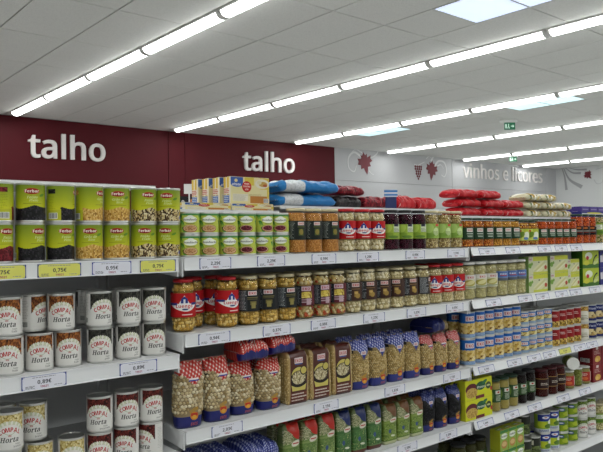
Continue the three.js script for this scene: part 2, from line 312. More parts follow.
// ------------------------------------------------------------------ printed labels
const LOGO = 'EKO';
function ferbar(cols, base, name) {
  return printMat(canvasTexture(720, 320, (g, w, h) => {
    fill(g, '#b3b52c', 0, 0, w, h); for (let i = 0; i < 20; i++) fill(g, `rgb(${118 + i * 4},${138 + i * 3},${34})`, 0, i * 11, w, 12);
    for (let i = 0; i < 26; i++) { const u = i / 25, x = 180 + u * 370, top = 196 + 34 * Math.abs(Math.sin(u * 5.2 + 0.4)) * (1 - u * 0.5); beansPrint(g, x, top, 20, 320 - top, 12, 10, cols, base); oval(g, cols[i % cols.length], x + 8, top, 14, 12, i); }
    beansPrint(g, 60, 30, 74, 42, 9, 7, cols, base); 
    oval(g, '#a51a1c', 360, 58, 62, 27); oval(g, '#7c1413', 360, 62, 50, 18); text(g, 'Ferbar', 360, 58, 'bold 36px sans-serif', '#f3e9df');
    oval(g, '#5d8520', 446, 92, 26, 12, -0.4); text(g, name[0], 362, 112, 'italic 30px serif', '#d7dfae'); text(g, name[1], 372, 140, 'italic 28px serif', '#d7dfae');
    fill(g, '#5d6a1a', 290, 168, 150, 3);
    oval(g, '#4b55a8', 520, 285, 19, 19); oval(g, '#c9b21f', 520, 240, 15, 17);
    for (const x of [18, 600]) scribble(g, x, 96, 110, '#56671a', 9, 14); barcode(g, 66, 250, 84, 56);
  }));
}
const FERBAR = {
  black: ferbar(['#1b1a1d', '#252327', '#121114', '#312e33'], '#0e0d0f', ['Feijão', 'Preto']),
  red: ferbar(['#6d1b24', '#7f2730', '#571119'], '#3d0c12', ['Feijão', 'Vermelho']),
  chick: ferbar(['#c49a4c', '#d2ab5f', '#b48438', '#dcb972'], '#8f6424', ['Grão de', 'Bico']),
  eyed: ferbar(['#d0c193', '#c2ad78', '#4a3424', '#dccfa8', '#2c2018', '#b59a66'], '#5a4426', ['Feijão', 'Frade']),
};
function compal(cols, base, name) {
  return printMat(canvasTexture(840, 300, (g, w, h) => {
    fill(g, '#dcdad6', 0, 0, w, h);
    for (const c of [0, 420, 840]) {
      beansPrint(g, c - 146, 0, 292, 150, 12, 9, cols, base);
      g.fillStyle = '#dcdad6'; g.beginPath(); g.moveTo(c - 147, 152); g.quadraticCurveTo(c, 14, c + 147, 152); g.fill();
      for (let i = 0; i < 15; i++) { const a = Math.PI * (0.08 + 0.84 * i / 14); oval(g, i % 2 ? '#c9cdb0' : '#e2e1d6', c - Math.cos(a) * 116, 152 - Math.sin(a) * 84, 17, 12, a); }
      oval(g, '#e0ded9', c, 135, 90, 46);
      g.save(); g.translate(c, 128); [...'COMPAL'].forEach((t, i) => { g.save(); const a = (i - 2.5) * 0.235; g.translate(Math.sin(a) * 160, 160 - Math.cos(a) * 160); g.rotate(a * 0.8); text(g, t, 0, 0, 'bold 54px sans-serif', '#b42a2c'); g.restore(); }); g.restore();
      g.strokeStyle = '#7d8f5a'; g.lineWidth = 3; g.beginPath(); g.arc(c, 100, 72, 0.7, 2.44); g.stroke();
      text(g, 'da', c, 180, 'bold italic 24px serif', '#a33230'); text(g, 'Horta', c - 4, 216, 'bold italic 60px serif', '#2f2c2c');
      text(g, 'Feijão', c + 76, 256, '19px sans-serif', '#6d6b69'); text(g, name, c + 72, 278, '24px sans-serif', '#5a5856');
    }
    scribble(g, 178, 40, 66, '#8f8d88', 12, 14, 3); barcode(g, 180, 226, 60, 54); scribble(g, 598, 40, 66, '#8f8d88', 15, 14, 3);
  }), 0.4);
}
const COMPAL = {
  brown: compal(['#7a4420', '#8d5427', '#64351a', '#a2652f'], '#3c1f10', 'frade'),
  black: compal(['#2a2a26', '#34332c', '#1e1e1b', '#43413a'], '#161614', 'preto'),
  red: compal(['#531a18', '#64211c', '#431210', '#743028'], '#2a0c0b', 'encarnado'),
  pale: compal(['#cbb877', '#d8c88d', '#b9a35e', '#e0d4a4'], '#8b7638', 'branco'),
  green: compal(['#5f7a2c', '#70893a', '#4c6622', '#83984a'], '#374a18', 'ervilhas'),
};
function bonduelle(cols, base) {
  return printMat(canvasTexture(840, 260, (g, w, h) => {
    fill(g, '#b5c04b', 0, 0, w, h); 
    for (let k = 0; k < 3; k++) {
      const c = 140 + k * 280; 
      for (let i = 0; i < 10; i++) oval(g, ['#3f7a35', '#54923d', '#86ab42', '#a9bb45'][i % 4], c - 140 + 12 * i * 0.6, 20 + i * 24, 34, 20, 0.8);
      fill(g, '#4a8a4a', c - 140, 0, 280, 26); 
      oval(g, '#e4e6dc', c, 82, 92, 44); oval(g, '#e4e6dc', c, 46, 40, 22); text(g, 'Bonduelle', c, 84, 'bold italic 38px serif', '#24352a'); fill(g, '#5e6f3f', c - 56, 134, 112, 8);
      oval(g, '#9c4a34', c, 205, 96, 52); oval(g, '#d8c8a0', c, 202, 86, 44); g.save(); g.beginPath(); g.ellipse(c, 202, 78, 38, 0, 0, 7); g.clip(); beansPrint(g, c - 80, 160, 160, 84, 13, 9, cols, base); g.restore();
    }
  }), 0.4);
}
const BOND = { pale: bonduelle(['#b98a5e', '#c79a6f', '#a8764b'], '#7d5232'), red: bonduelle(['#6c2431', '#7d3040', '#571a25'], '#3d1018') };
// jar labels
const jl = (draw, rough = 0.5) => printMat(canvasTexture(640, 220, draw), rough);
const LABEL = {
  lentil: jl((g, w, h) => { fill(g, '#1d2320', 0, 0, w, h); for (const c of [320, 640, 0]) { fill(g, '#d9cfcb', c - 20, 14, 70, 38); text(g, LOGO, c + 15, 33, 'bold 30px sans-serif', '#b3322f'); fill(g, '#5f6b2f', c - 24, 66, 78, 10); fill(g, '#4d5a2b', c - 14, 92, 54, 78); oval(g, '#8a7a38', c + 14, 130, 22, 32); } for (const c of [232, 552]) { fill(g, '#2b332f', c - 60, 0, 100, h); scribble(g, c - 50, 12, 80, '#a9aea6', 14, 14, 5); } }),
  luengo: jl((g, w, h) => {
    fill(g, '#b4161b', 0, 0, w, h);
    for (const c of [320, 0, 640]) {
      g.fillStyle = '#e8e6e4'; g.beginPath(); g.moveTo(c - 150, 92); g.quadraticCurveTo(c - 60, 165, c + 20, 168); g.quadraticCurveTo(c + 70, 165, c + 110, 110); g.lineTo(c + 44, 96); g.lineTo(c, 20); g.lineTo(c - 46, 96); g.closePath(); g.fill();
      fill(g, '#28357c', c - 150, 88, 90, 22); fill(g, '#28357c', c + 60, 88, 90, 22); g.fillStyle = '#2c3d86'; g.beginPath(); g.moveTo(c - 30, 92); g.lineTo(c - 26, 52); g.lineTo(c, 28); g.lineTo(c + 26, 52); g.lineTo(c + 30, 92); g.fill(); fill(g, '#dfe0e6', c - 8, 56, 16, 36);
      text(g, 'Luengo', c, 118, 'bold 42px sans-serif', '#c2242a'); oval(g, '#3a4a77', c + 6, 148, 26, 8); fill(g, '#e9d9d6', c - 20, 192, 90, 9);
    } scribble(g, 130, 20, 60, '#e2a7a5', 4, 14, 3);
  }),
  greenPurple: jl((g, w, h) => { fill(g, '#93ac3d', 0, 0, w, h); for (const c of [320, 0, 640]) { oval(g, '#a9c152', c - 60, 70, 54, 82, 0.5); oval(g, '#7d9a30', c - 70, 170, 90, 40, -0.3); oval(g, '#b9cd6c', c - 90, 60, 26, 50, 0.4); fill(g, '#c7d0b4', c + 20, 0, 90, 120); fill(g, '#23283a', c + 24, 0, 60, 34); scribble(g, c + 24, 60, 76, '#3d4b34', 5, 14, 6); oval(g, '#5f8030', c + 20, 190, 60, 22); } }),
  greenLight: jl((g, w, h) => { fill(g, '#8fae4e', 0, 0, w, h); for (const c of [320, 0, 640]) { oval(g, '#a9c36a', c - 50, 80, 60, 84, 0.5); oval(g, '#7b9d3d', c - 50, 176, 80, 34); oval(g, '#c6d69a', c + 50, 120, 40, 60); fill(g, '#c8473f', c + 40, 6, 54, 34); scribble(g, c + 10, 120, 70, '#4c6534', 4, 16, 6); } }),
  greenVeg: jl((g, w, h) => { fill(g, '#24402a', 0, 0, w, h); for (const c of [320, 0, 640]) { fill(g, '#1b3321', c - 150, 0, 60, h); fill(g, '#d7cfc9', c - 34, 18, 92, 68); text(g, LOGO, c + 12, 52, 'bold 36px sans-serif', '#b0312e'); fill(g, '#b9c2b4', c - 36, 110, 96, 14); fill(g, '#9aa895', c - 30, 140, 86, 12); fill(g, '#b9c2b4', c - 26, 166, 80, 12); } }),
  yellowMix: jl((g, w, h) => { fill(g, '#b3bd3e', 0, 0, w, h); for (const c of [320, 0, 640]) { fill(g, '#ced56a', c - 100, 0, 90, h); oval(g, '#e0e3cf', c + 46, 120, 50, 64); oval(g, '#6f8d2f', c - 40, 110, 44, 60, 0.5); oval(g, '#5f7fb4', c + 30, 180, 40, 26); oval(g, '#c54b2b', c - 60, 40, 26, 20); } }),
  blackRed: jl((g, w, h) => { fill(g, '#171617', 0, 0, w, h); for (const c of [320, 0, 640]) { oval(g, '#b5662c', c, 40, 44, 26); fill(g, '#b9b2ac', c - 80, 110, 160, 16); fill(g, '#8b2a24', c - 60, 150, 120, 14); } }),
  greenTall: jl((g, w, h) => { fill(g, '#7d9a36', 0, 0, w, h); for (const c of [320, 0, 640]) { fill(g, '#dfe4d4', c - 70, 30, 140, 90); scribble(g, c - 56, 44, 100, '#35542a', 4, 18, 8); oval(g, '#4f7424', c, 170, 90, 34); } }),
  black: jl((g, w, h) => { fill(g, '#1d1f21', 0, 0, w, h); for (const c of [320, 640, 0]) { fill(g, '#d7cbcb', c - 42, 12, 84, 44); text(g, LOGO, c, 35, 'bold 38px sans-serif', '#b3322f'); fill(g, '#6f683e', c - 56, 74, 112, 10); fill(g, '#5c5636', c - 50, 92, 100, 9); fill(g, '#6d6437', c - 24, 116, 60, 40); fill(g, '#8d8248', c - 14, 130, 40, 60); } for (const c of [226, 546]) { fill(g, '#33373a', c - 56, 0, 100, h); scribble(g, c - 48, 12, 84, '#a6abac', 14, 14, 6); } }),
  mixed: jl((g, w, h) => { fill(g, '#5b2029', 0, 0, w, h); for (const c of [320, 640, 0]) { fill(g, '#c9b3bd', c - 44, 8, 100, 48); text(g, LOGO, c + 6, 33, 'bold 40px sans-serif', '#9b2c3a'); beansPrint(g, c - 66, 66, 132, 70, 12, 9, ['#d6c05a', '#e0cf78', '#c4a842'], '#8d7430'); fill(g, '#a58d95', c - 66, 146, 132, 14); fill(g, '#a58d95', c - 66, 172, 132, 14); fill(g, '#b99ea8', c + 6, 140, 50, 70); } for (const c of [226, 546]) { fill(g, '#2b2a2e', c - 62, 0, 116, h); scribble(g, c - 54, 12, 96, '#8f9296', 14, 14, 6); } }),
  brown: jl((g, w, h) => { fill(g, '#3f2820', 0, 0, w, h); for (const c of [320, 640, 0]) { fill(g, '#d3c2bf', c - 42, 12, 84, 44); text(g, LOGO, c, 35, 'bold 38px sans-serif', '#b3322f'); fill(g, '#7a6040', c - 50, 76, 100, 10); fill(g, '#8d6f38', c - 20, 104, 46, 70); oval(g, '#a08242', c + 20, 160, 30, 30); oval(g, '#c2a25c', c + 2, 126, 20, 14); } for (const c of [226, 546]) { fill(g, '#3a3a3c', c - 62, 0, 110, h); scribble(g, c - 54, 12, 92, '#b3b6b8', 14, 14, 6); } }),
  pale: jl((g, w, h) => { fill(g, '#cfccb6', 0, 0, w, h); for (const c of [320, 640, 0]) { fill(g, '#d7d3cf', c - 90, 0, 200, 64); text(g, LOGO, c + 14, 40, 'bold 46px sans-serif', '#b3322f'); oval(g, '#a9a14d', c, 130, 80, 50); oval(g, '#d5cf96', c + 10, 126, 66, 30, -0.4); fill(g, '#7b8a5e', c - 90, 186, 180, 16); } }),
  blue: jl((g, w, h) => { fill(g, '#6f86b4', 0, 0, w, h); for (const c of [320, 640, 0]) { fill(g, '#4d6fae', c - 90, 20, 180, 120); text(g, LOGO, c + 14, 70, 'bold 50px sans-serif', '#dfe0e4'); fill(g, '#b3342f', c - 30, 96, 100, 18); fill(g, '#5c636b', 0, 160, w, 60); } }),
  olive: jl((g, w, h) => { fill(g, '#33502b', 0, 0, w, h); for (const c of [320, 640, 0]) { fill(g, '#c9cabf', c - 26, 20, 90, 60); oval(g, '#b3342f', c + 20, 48, 20, 16); scribble(g, c - 20, 104, 90, '#c9d0bd', 5, 20, 9); oval(g, '#6f8f3c', c - 90, 110, 36, 80); } }),
  amber: jl((g, w, h) => { fill(g, '#2b1613', 0, 0, w, h); for (const c of [320, 640, 0]) { fill(g, '#b5894a', c - 110, 0, 220, 10); fill(g, '#b5894a', c - 110, 206, 220, 10); scribble(g, c - 40, 90, 120, '#d9cfc0', 2, 30, 14); } for (const c of [190, 510]) fill(g, '#b7a57d', c - 44, 14, 60, 190); }),
  redSmall: jl((g, w, h) => { fill(g, '#a92f26', 0, 0, w, h); for (const c of [320, 640, 0]) { scribble(g, c - 70, 34, 130, '#e5d2c6', 3, 26, 12); oval(g, '#d06a3a', c, 160, 60, 36); fill(g, '#ddd6cc', c + 110, 0, 60, h); } }),
};
// tin labels of the third and fifth shelves
const TIN = {
  blue: printMat(canvasTexture(640, 320, (g, w, h) => { fill(g, '#225fae', 0, 0, w, h); for (const c of [320, 0, 640]) { fill(g, '#d9d2d2', c - 64, 40, 128, 66); text(g, LOGO, c, 74, 'bold 58px sans-serif', '#b3322f'); } beansPrint(g, 0, 142, w, 136, 25, 20, ['#c9ab5e', '#d8bf7c', '#b5923f', '#e2d09a'], '#7c5a22'); for (let i = 0; i < 16; i++) oval(g, i % 2 ? '#d8bf7c' : '#c9ab5e', i * 42, 150, 24, 20); fill(g, '#5f86b6', 0, 276, w, 44); scribble(g, 0, 286, w, '#c9d2dc', 2, 14, 5); }), 0.38),
  smallBlue: printMat(canvasTexture(640, 240, (g, w, h) => { fill(g, '#2f6cb3', 0, 0, w, h); for (const c of [320, 0, 640]) { fill(g, '#d9d2d2', c - 56, 24, 112, 58); text(g, LOGO, c, 54, 'bold 48px sans-serif', '#b3322f'); } beansPrint(g, 0, 104, w, 86, 26, 18, ['#d1bf7a', '#ded195', '#bda253'], '#8a6f33'); fill(g, '#8fa6bd', 0, 196, w, 44); }), 0.38),
  red: printMat(canvasTexture(640, 320, (g, w, h) => { fill(g, '#8e1a1e', 0, 0, w, h); for (const c of [320, 0, 640]) { scribble(g, c - 60, 70, 110, '#e0cfc8', 2, 30, 14); } beansPrint(g, 0, 200, w, 120, 32, 24, ['#c8a850', '#d9bf72', '#b38d38', '#87702a'], '#6b4a1c'); }), 0.38),
  cream: printMat(canvasTexture(640, 320, (g, w, h) => { fill(g, '#d3cfc4', 0, 0, w, h); beansPrint(g, 0, 0, w, 110, 28, 22, ['#c29b50', '#d4b46c', '#a67f36'], '#7a5a26'); for (const c of [320, 0, 640]) { oval(g, '#e0ddd2', c, 150, 110, 60); scribble(g, c - 70, 180, 140, '#7d7a55', 3, 34, 14); oval(g, '#9c9a86', c - 40, 260, 34, 24); } }), 0.38),
  navy: printMat(canvasTexture(640, 320, (g, w, h) => { fill(g, '#1c2763', 0, 0, w, h); for (const c of [320, 0, 640]) text(g, 'Nuts', c, 60, 'bold italic 60px serif', '#c9cde0'); beansPrint(g, 0, 130, w, 140, 36, 28, ['#c8b179', '#dccb9c', '#b0935a'], '#4d3d26'); }), 0.38),
  blueGreen: printMat(canvasTexture(640, 320, (g, w, h) => { fill(g, '#93b03a', 0, 0, w, h); for (const c of [320, 0, 640]) { fill(g, '#27368c', c - 110, 0, 220, 120); oval(g, '#dfe2ea', c, 54, 50, 24); fill(g, '#c43a34', c - 20, 44, 40, 16); oval(g, '#dfe3d2', c + 80, 140, 50, 44); oval(g, '#b8c52e', c - 50, 180, 64, 60); oval(g, '#56782a', c + 40, 210, 60, 40); } fill(g, '#c9cfd8', 0, 262, w, 58); for (const c of [320, 0, 640]) scribble(g, c - 90, 276, 180, '#32417e', 2, 20, 12); }), 0.38),
  olive: printMat(canvasTexture(640, 240, (g, w, h) => { fill(g, '#5f7d24', 0, 0, w, h); for (const c of [320, 0, 640]) { oval(g, '#38508f', c - 50, 60, 52, 34); oval(g, '#d5dbe2', c - 46, 60, 34, 14); oval(g, '#8da622', c - 60, 170, 74, 66); oval(g, '#a8b832', c + 40, 150, 66, 50); oval(g, '#46631c', c + 110, 110, 50, 80); oval(g, '#d6dbc0', c + 120, 76, 46, 12, 0.4); } }), 0.38),
};
// bag prints
function gingham(g, x, y, w, h, s, a, b, c) { fill(g, a, x, y, w, h); const f = 0.6; for (let i = 0; i * s < w; i++) fill(g, b, x + i * s, y, s * f, h); for (let j = 0; j * s < h; j++) fill(g, b, x, y + j * s, w, s * f); for (let i = 0; i * s < w; i++) for (let j = 0; j * s < h; j++) fill(g, c, x + i * s, y + j * s, s * f, s * f); }
function pulsesBag(check, foot, base, o = {}) {
  return printMat(canvasTexture(384, 640, (g, w, h) => {
    fill(g, base, 0, 0, w, h); fill(g, '#26262c', 0, 120, 30, 40);
    g.save(); g.beginPath(); g.moveTo(0, 0); g.lineTo(w, 0); g.lineTo(w, 120); g.lineTo(w * 0.62, 235); g.lineTo(w * 0.26, 120); g.lineTo(0, 118); g.clip(); g.translate(w / 2, 0); g.rotate(0.6); gingham(g, -w, -h / 2, w * 2.4, h, 40, check[0], check[1], check[2]); g.restore();
    if (o.badge) { g.fillStyle = '#28358c'; g.beginPath(); g.moveTo(w * 0.44, 150); g.lineTo(w * 0.8, 150); g.lineTo(w * 0.62, 250); g.fill(); fill(g, '#d8cfd2', w * 0.46, 140, 116, 48); text(g, LOGO, w * 0.61, 164, 'bold 40px sans-serif', '#b3322f'); } else { fill(g, '#e2dad8', w * 0.42, 150, 140, 18); fill(g, '#2c3a95', w * 0.4, 168, 156, 13); }
    fill(g, foot, 0, h * 0.82, w, h * 0.18); 
    g.save(); g.translate(w * 0.62, h * 0.72); g.rotate(-0.35); scribble(g, -70, -14, 140, '#b98a1e', 3, 13, 11); g.restore();
    oval(g, '#c98322', w * 0.62, h * 0.82, 58, 40); fill(g, '#b5341f', w * 0.62 - 50, h * 0.775, 100, 30); oval(g, '#d09a35', w * 0.62, h * 0.835, 30, 18);
    text(g, LOGO + 'S', w * 0.6, h * 0.94, 'bold italic 42px sans-serif', '#b4524c');
  }), 0.3, { clearcoat: 0.4, clearcoatRoughness: 0.2 });
}
const FILM = {
  redCheck: pulsesBag(['#d9d2cc', '#c4544a', '#b0231d'], '#1c2167', '#8e7c5a'),
  blueCheck: pulsesBag(['#c9cbdc', '#5a63a6', '#28347f'], '#2a3279', '#86734a', { badge: true }),
  pinkCheck: pulsesBag(['#cfb6b2', '#bb5a58', '#a8393a'], '#1d2163', '#8a7852'),
  dark: pulsesBag(['#6f77a4', '#343d7a', '#20285f'], '#1c2268', '#17171a', { badge: true }),
  bowl: printMat(canvasTexture(384, 640, (g, w, h) => {
    fill(g, '#a98f5e', 0, 0, w, h); fill(g, '#4d2118', 44, 0, w - 88, h);
    fill(g, '#d3c3c3', w / 2 - 74, 70, 148, 70); text(g, LOGO + 'S', w / 2, 106, 'bold 56px sans-serif', '#b3322f'); fill(g, '#3c4c93', w / 2 - 64, 144, 128, 12);
    oval(g, '#1e1611', w / 2, 290, 142, 112); oval(g, '#c4b45c', w / 2, 288, 130, 102); oval(g, '#1e1611', w / 2 - 4, 322, 138, 92); 
    g.save(); g.beginPath(); g.ellipse(w / 2 - 4, 318, 122, 80, 0, 0, 7); g.clip(); beansPrint(g, 60, 230, 270, 180, 14, 11, ['#b7a982', '#c8bb97', '#9d8d64', '#d3c8a8'], '#5c4d30'); g.restore();
    g.fillStyle = '#1e1611'; g.beginPath(); g.moveTo(52, 350); g.quadraticCurveTo(w / 2, 470, w - 52, 360); g.lineTo(w - 70, 420); g.quadraticCurveTo(w / 2, 500, 66, 420); g.fill();
    g.fillStyle = '#c7b95f'; g.beginPath(); g.moveTo(60, 400); g.quadraticCurveTo(w / 2, 470, w - 60, 396); g.lineTo(w - 76, 476); g.lineTo(76, 476); g.fill(); oval(g, '#1e1611', w - 108, 236, 62, 54); oval(g, '#c4b45c', w - 106, 232, 50, 44);
    for (let i = 0; i < 3; i++) { fill(g, '#6b3326', 44, 500 + i * 38, w - 88, 30); scribble(g, 66, 508 + i * 38, w - 130, '#d8cfc6', 1, 10, 15); }
  }), 0.3, { clearcoat: 0.4, clearcoatRoughness: 0.2 }),
};
function riceBag(top, body, o = {}) {
  return printMat(canvasTexture(320, 640, (g, w, h) => {
    fill(g, '#5d6a3e', 0, 0, w, h); for (let i = 0; i < 12; i++) fill(g, body[i % body.length], 0, 230 + i * 30, w, 31);
    oval(g, body[0], w * 0.3, 380, 120, 90, 0.5); oval(g, body[1], w * 0.7, 470, 130, 70, -0.4);
    for (let i = 0; i < 420; i++) fill(g, ['#c4bd98', '#a39c74', '#d2ccae'][i % 3], R() * w * 0.55, 60 + R() * 180, 9, 5); for (let i = 0; i < 130; i++) oval(g, body[i % body.length], R() * w, 300 + R() * 260, 6 + R() * 22, 3 + R() * 7, R() * 3); for (let i = 0; i < 40; i++) oval(g, ['#3f5a2c', '#a9b06a', '#2f4526'][i % 3], R() * w, 300 + R() * 260, 4 + R() * 14, 2 + R() * 5, R() * 3);
    g.fillStyle = top; g.beginPath(); g.moveTo(w * 0.25, 0); g.lineTo(w, 0); g.lineTo(w, 200); g.quadraticCurveTo(w * 0.6, 190, w * 0.5, 120); g.lineTo(w * 0.25, 60); g.fill();
    oval(g, '#d3cdbd', w * 0.68, 240, 82, 38, -0.2); fill(g, '#b0403c', w * 0.5, 232, 110, 16); oval(g, '#38507a', w * 0.4, 420, 30, 34); oval(g, '#cfd3bb', w * 0.62, 500, 50, 16, 0.1); fill(g, o.foot || '#b9bd93', 0, 580, w, 60);
  }), 0.32, { clearcoat: 0.3 });
}
FILM.redTop = riceBag('#b3281c', ['#66803f', '#7c9150', '#557236']);
FILM.navyTop = riceBag('#1d2a5c', ['#477038', '#3a6230', '#5f8048'], { foot: '#5a3328' });
FILM.brownTop = riceBag('#6b4423', ['#6c8434', '#7f9444', '#5a722a']);
const wrap = (draw, more = {}) => printMat(canvasTexture(512, 256, draw), 0.28, { clearcoat: 0.22, clearcoatRoughness: 0.1, specularIntensity: 0.25, ...more });
FILM.blueWhite = wrap((g, w, h) => { fill(g, '#2c77b5', 0, 0, w, h); fill(g, '#c9ccd0', w * 0.1, 0, w * 0.3, h); for (let i = 0; i < 500; i++) fill(g, '#b2b6bb', w * (0.1 + 0.3 * R()), R() * h, 9, 3); for (const y of [52, 118]) { text(g, 'Long', w * 0.62, y, 'bold italic 44px serif', '#dfe3ea'); fill(g, '#9a2c3a', w * 0.52, y + 24, 90, 8); } oval(g, '#4f95cb', w * 0.86, 80, 46, 60); });
FILM.darkRed = wrap((g, w, h) => { beansPrint(g, 0, 0, w, h, 9, 7, ['#7d1c26', '#8f2832', '#651320', '#a03a42'], '#43101a'); });
FILM.black = wrap((g, w, h) => { beansPrint(g, 0, 0, w, h, 9, 7, ['#1c191c', '#2a2629', '#3b3538'], '#0e0d0f'); });
FILM.red = wrap((g, w, h) => { fill(g, '#b51d26', 0, 0, w, h); for (let i = 0; i < 9; i++) oval(g, i % 2 ? '#c8343a' : '#a3151f', R() * w, R() * h, 60, 20, R()); fill(g, '#d9c9c6', w * 0.4, 40, 120, 26); fill(g, '#d9c9c6', w * 0.44, 96, 90, 12); for (let i = 0; i < 14; i++) oval(g, ['#e3d6d3', '#8f0f19', '#d2464a'][i % 3], R() * w, R() * h, 5 + R() * 22, 3 + R() * 6, R() * 3); });
FILM.gold = wrap((g, w, h) => { fill(g, '#c9c2a4', 0, 0, w, h); for (let i = 0; i < 46; i++) oval(g, ['#e0dccb', '#a8892e', '#23211a', '#cdb24e', '#f0ece0', '#6f7a4a'][i % 6], R() * w, R() * h, 22 + R() * 40, 10 + R() * 18, R() * 3); for (let k = 0; k < 2; k++) { oval(g, '#1f1e18', 90 + k * 300, 70, 62, 40, 0.3); oval(g, '#d0a53a', 96 + k * 300, 64, 40, 26); oval(g, '#2c2a20', 230 + k * 250, 150, 40, 24, 0.6); fill(g, '#e6e0cf', 180 + k * 280, 30, 60, 60); } });
// carton prints
const CARTON = {
  toast: printMat(canvasTexture(720, 300, (g, w, h) => {
    fill(g, '#d9cf9c', 0, 0, w, h); fill(g, '#cdb94a', 180, 0, 120, 90); fill(g, '#d1b84c', 380, 0, 120, h); fill(g, '#d8cfa4', 380, 130, 90, 120); fill(g, '#b67a3a', 250, 210, 220, 80);
    g.fillStyle = '#3a5ba0'; g.beginPath(); g.moveTo(0, 0); g.lineTo(160, 0); g.lineTo(160, 70); g.quadraticCurveTo(150, 112, 80, 112); g.quadraticCurveTo(10, 110, 0, 70); g.fill(); oval(g, '#d5c98e', 72, 40, 20, 18); text(g, 'alteza', 72, 82, 'bold italic 38px sans-serif', '#e6e6ea');
    oval(g, '#b3261f', 206, 106, 60, 62); text(g, 'PARA', 206, 74, 'bold 26px sans-serif', '#eeddd6'); text(g, 'TOSTAS', 206, 104, 'bold 26px sans-serif', '#eeddd6'); text(g, 'x30', 206, 136, 'bold 26px sans-serif', '#eeddd6');
    oval(g, '#d9d4c2', 408, 68, 92, 54); oval(g, '#b8944e', 420, 72, 56, 30); oval(g, '#d2cba6', 370, 54, 30, 22); oval(g, '#a9542c', 446, 86, 28, 16);
    fill(g, '#d7d3c4', 30, 190, 190, 80); scribble(g, 36, 200, 176, '#8d8672', 6, 12, 3); scribble(g, 230, 190, 180, '#a08c5e', 2, 12, 4); barcode(g, 424, 236, 66, 52);
    fill(g, '#d9d3bf', 505, 0, 215, h); fill(g, '#cfae45', 520, 0, 60, h); fill(g, '#dbd6c4', 580, 0, 30, h); fill(g, '#cfae45', 610, 0, 60, h); fill(g, '#d9d3c6', 516, 120, 170, 70); scribble(g, 522, 128, 150, '#b4493a', 3, 20, 14); fill(g, '#4468ab', 516, 200, 160, 90); scribble(g, 522, 206, 146, '#d3d6de', 4, 20, 8);
  }), 0.45),
  asparagus: printMat(canvasTexture(720, 300, (g, w, h) => {
    fill(g, '#c9cba6', 0, 0, w, h); fill(g, '#c3c63c', 120, 0, 384, 72); fill(g, '#c9c0bd', 10, 10, 90, 62); text(g, LOGO, 54, 42, 'bold 40px sans-serif', '#a54440'); oval(g, '#6f9a3c', 40, 150, 40, 44); oval(g, '#6f9a3c', 90, 120, 24, 26);
    for (let i = 0; i < 5; i++) oval(g, ['#d9d6a6', '#c8c58a', '#e0ddb8'][i % 3], 260 + i * 26, 150 + i * 26, 170, 15, -0.5); oval(g, '#b5442e', 446, 190, 34, 36); oval(g, '#3f4a22', 270, 96, 18, 12); fill(g, '#c2c64a', 120, 258, 384, 42);
    fill(g, '#7f9c58', 505, 0, 215, h); fill(g, '#b4bd7c', 560, 60, 90, 180);
  }), 0.45),
  greenBox: printMat(canvasTexture(720, 300, (g, w, h) => { fill(g, '#a9b92f', 0, 0, w, h); fill(g, '#3f6d24', 0, 236, 504, 64); oval(g, '#dadfca', 190, 96, 110, 60); oval(g, '#b5303a', 150, 130, 44, 34); oval(g, '#c9c53a', 120, 210, 90, 40); g.strokeStyle = '#1e3a18'; g.lineWidth = 30; g.beginPath(); g.arc(470, 240, 150, Math.PI, 4.6); g.stroke(); oval(g, '#c6cf8c', 400, 210, 80, 34, -0.3); oval(g, '#b8c274', 440, 170, 60, 22, -0.3); fill(g, '#35601f', 505, 0, 215, h); }), 0.45),
  purple: printMat(canvasTexture(720, 300, (g, w, h) => { fill(g, '#2b2a78', 0, 0, w, h); fill(g, '#c8c3c9', 20, 80, 460, 120); oval(g, '#c9c433', 260, 70, 150, 36); fill(g, '#232263', 505, 0, 215, h); }), 0.45),
  violet: printMat(canvasTexture(360, 150, (g, w, h) => { fill(g, '#4b3a86', 0, 0, w, h); fill(g, '#8d84b4', 30, 70, 180, 30); fill(g, '#3d2f72', 252, 0, 108, h); }), 0.45),
  yellow: printMat(canvasTexture(720, 300, (g, w, h) => {
    fill(g, '#cdd023', 0, 0, w, h); oval(g, '#5d1f28', 120, 140, 110, 90); oval(g, '#c2a457', 120, 196, 104, 78); for (let i = 0; i < 60; i++) oval(g, '#a3803a', 40 + R() * 160, 140 + R() * 120, 9, 7); fill(g, '#6b2a30', 190, 250, 160, 50);
    oval(g, '#25593a', 290, 110, 88, 66); oval(g, '#2f6f45', 360, 60, 50, 26, -0.5); text(g, 'Pronto', 300, 130, 'bold italic 50px serif', '#e3e5d6'); oval(g, '#3d4a2b', 430, 130, 50, 56); oval(g, '#b9bd8c', 430, 130, 34, 14); oval(g, '#b3342f', 486, 190, 24, 34);
    fill(g, '#bfc02b', 505, 0, 215, h);
  }), 0.45),
  redBox: printMat(canvasTexture(504, 420, (g, w, h) => { fill(g, '#7d1c22', 0, 0, w, h); fill(g, '#d2c8c0', 130, 40, 90, 60); scribble(g, 60, 130, 230, '#d8c6bc', 3, 30, 10); oval(g, '#d0a443', 190, 320, 110, 70); oval(g, '#dbb965', 150, 340, 60, 44); fill(g, '#6b151b', 354, 0, 150, h); barcode(g, 380, 300, 90, 90); }), 0.45),
  soup: printMat(canvasTexture(504, 420, (g, w, h) => { fill(g, '#8fae4a', 0, 0, w, h); fill(g, '#3f7d3c', 0, 0, 350, 60); oval(g, '#dfe3d6', 176, 130, 140, 60); text(g, 'Bonduelle', 176, 130, 'bold italic 54px serif', '#2b4031'); oval(g, '#b98248', 180, 300, 130, 84); oval(g, '#d2b07a', 180, 290, 100, 50); fill(g, '#a3a72c', 354, 0, 150, h); }), 0.45),
};
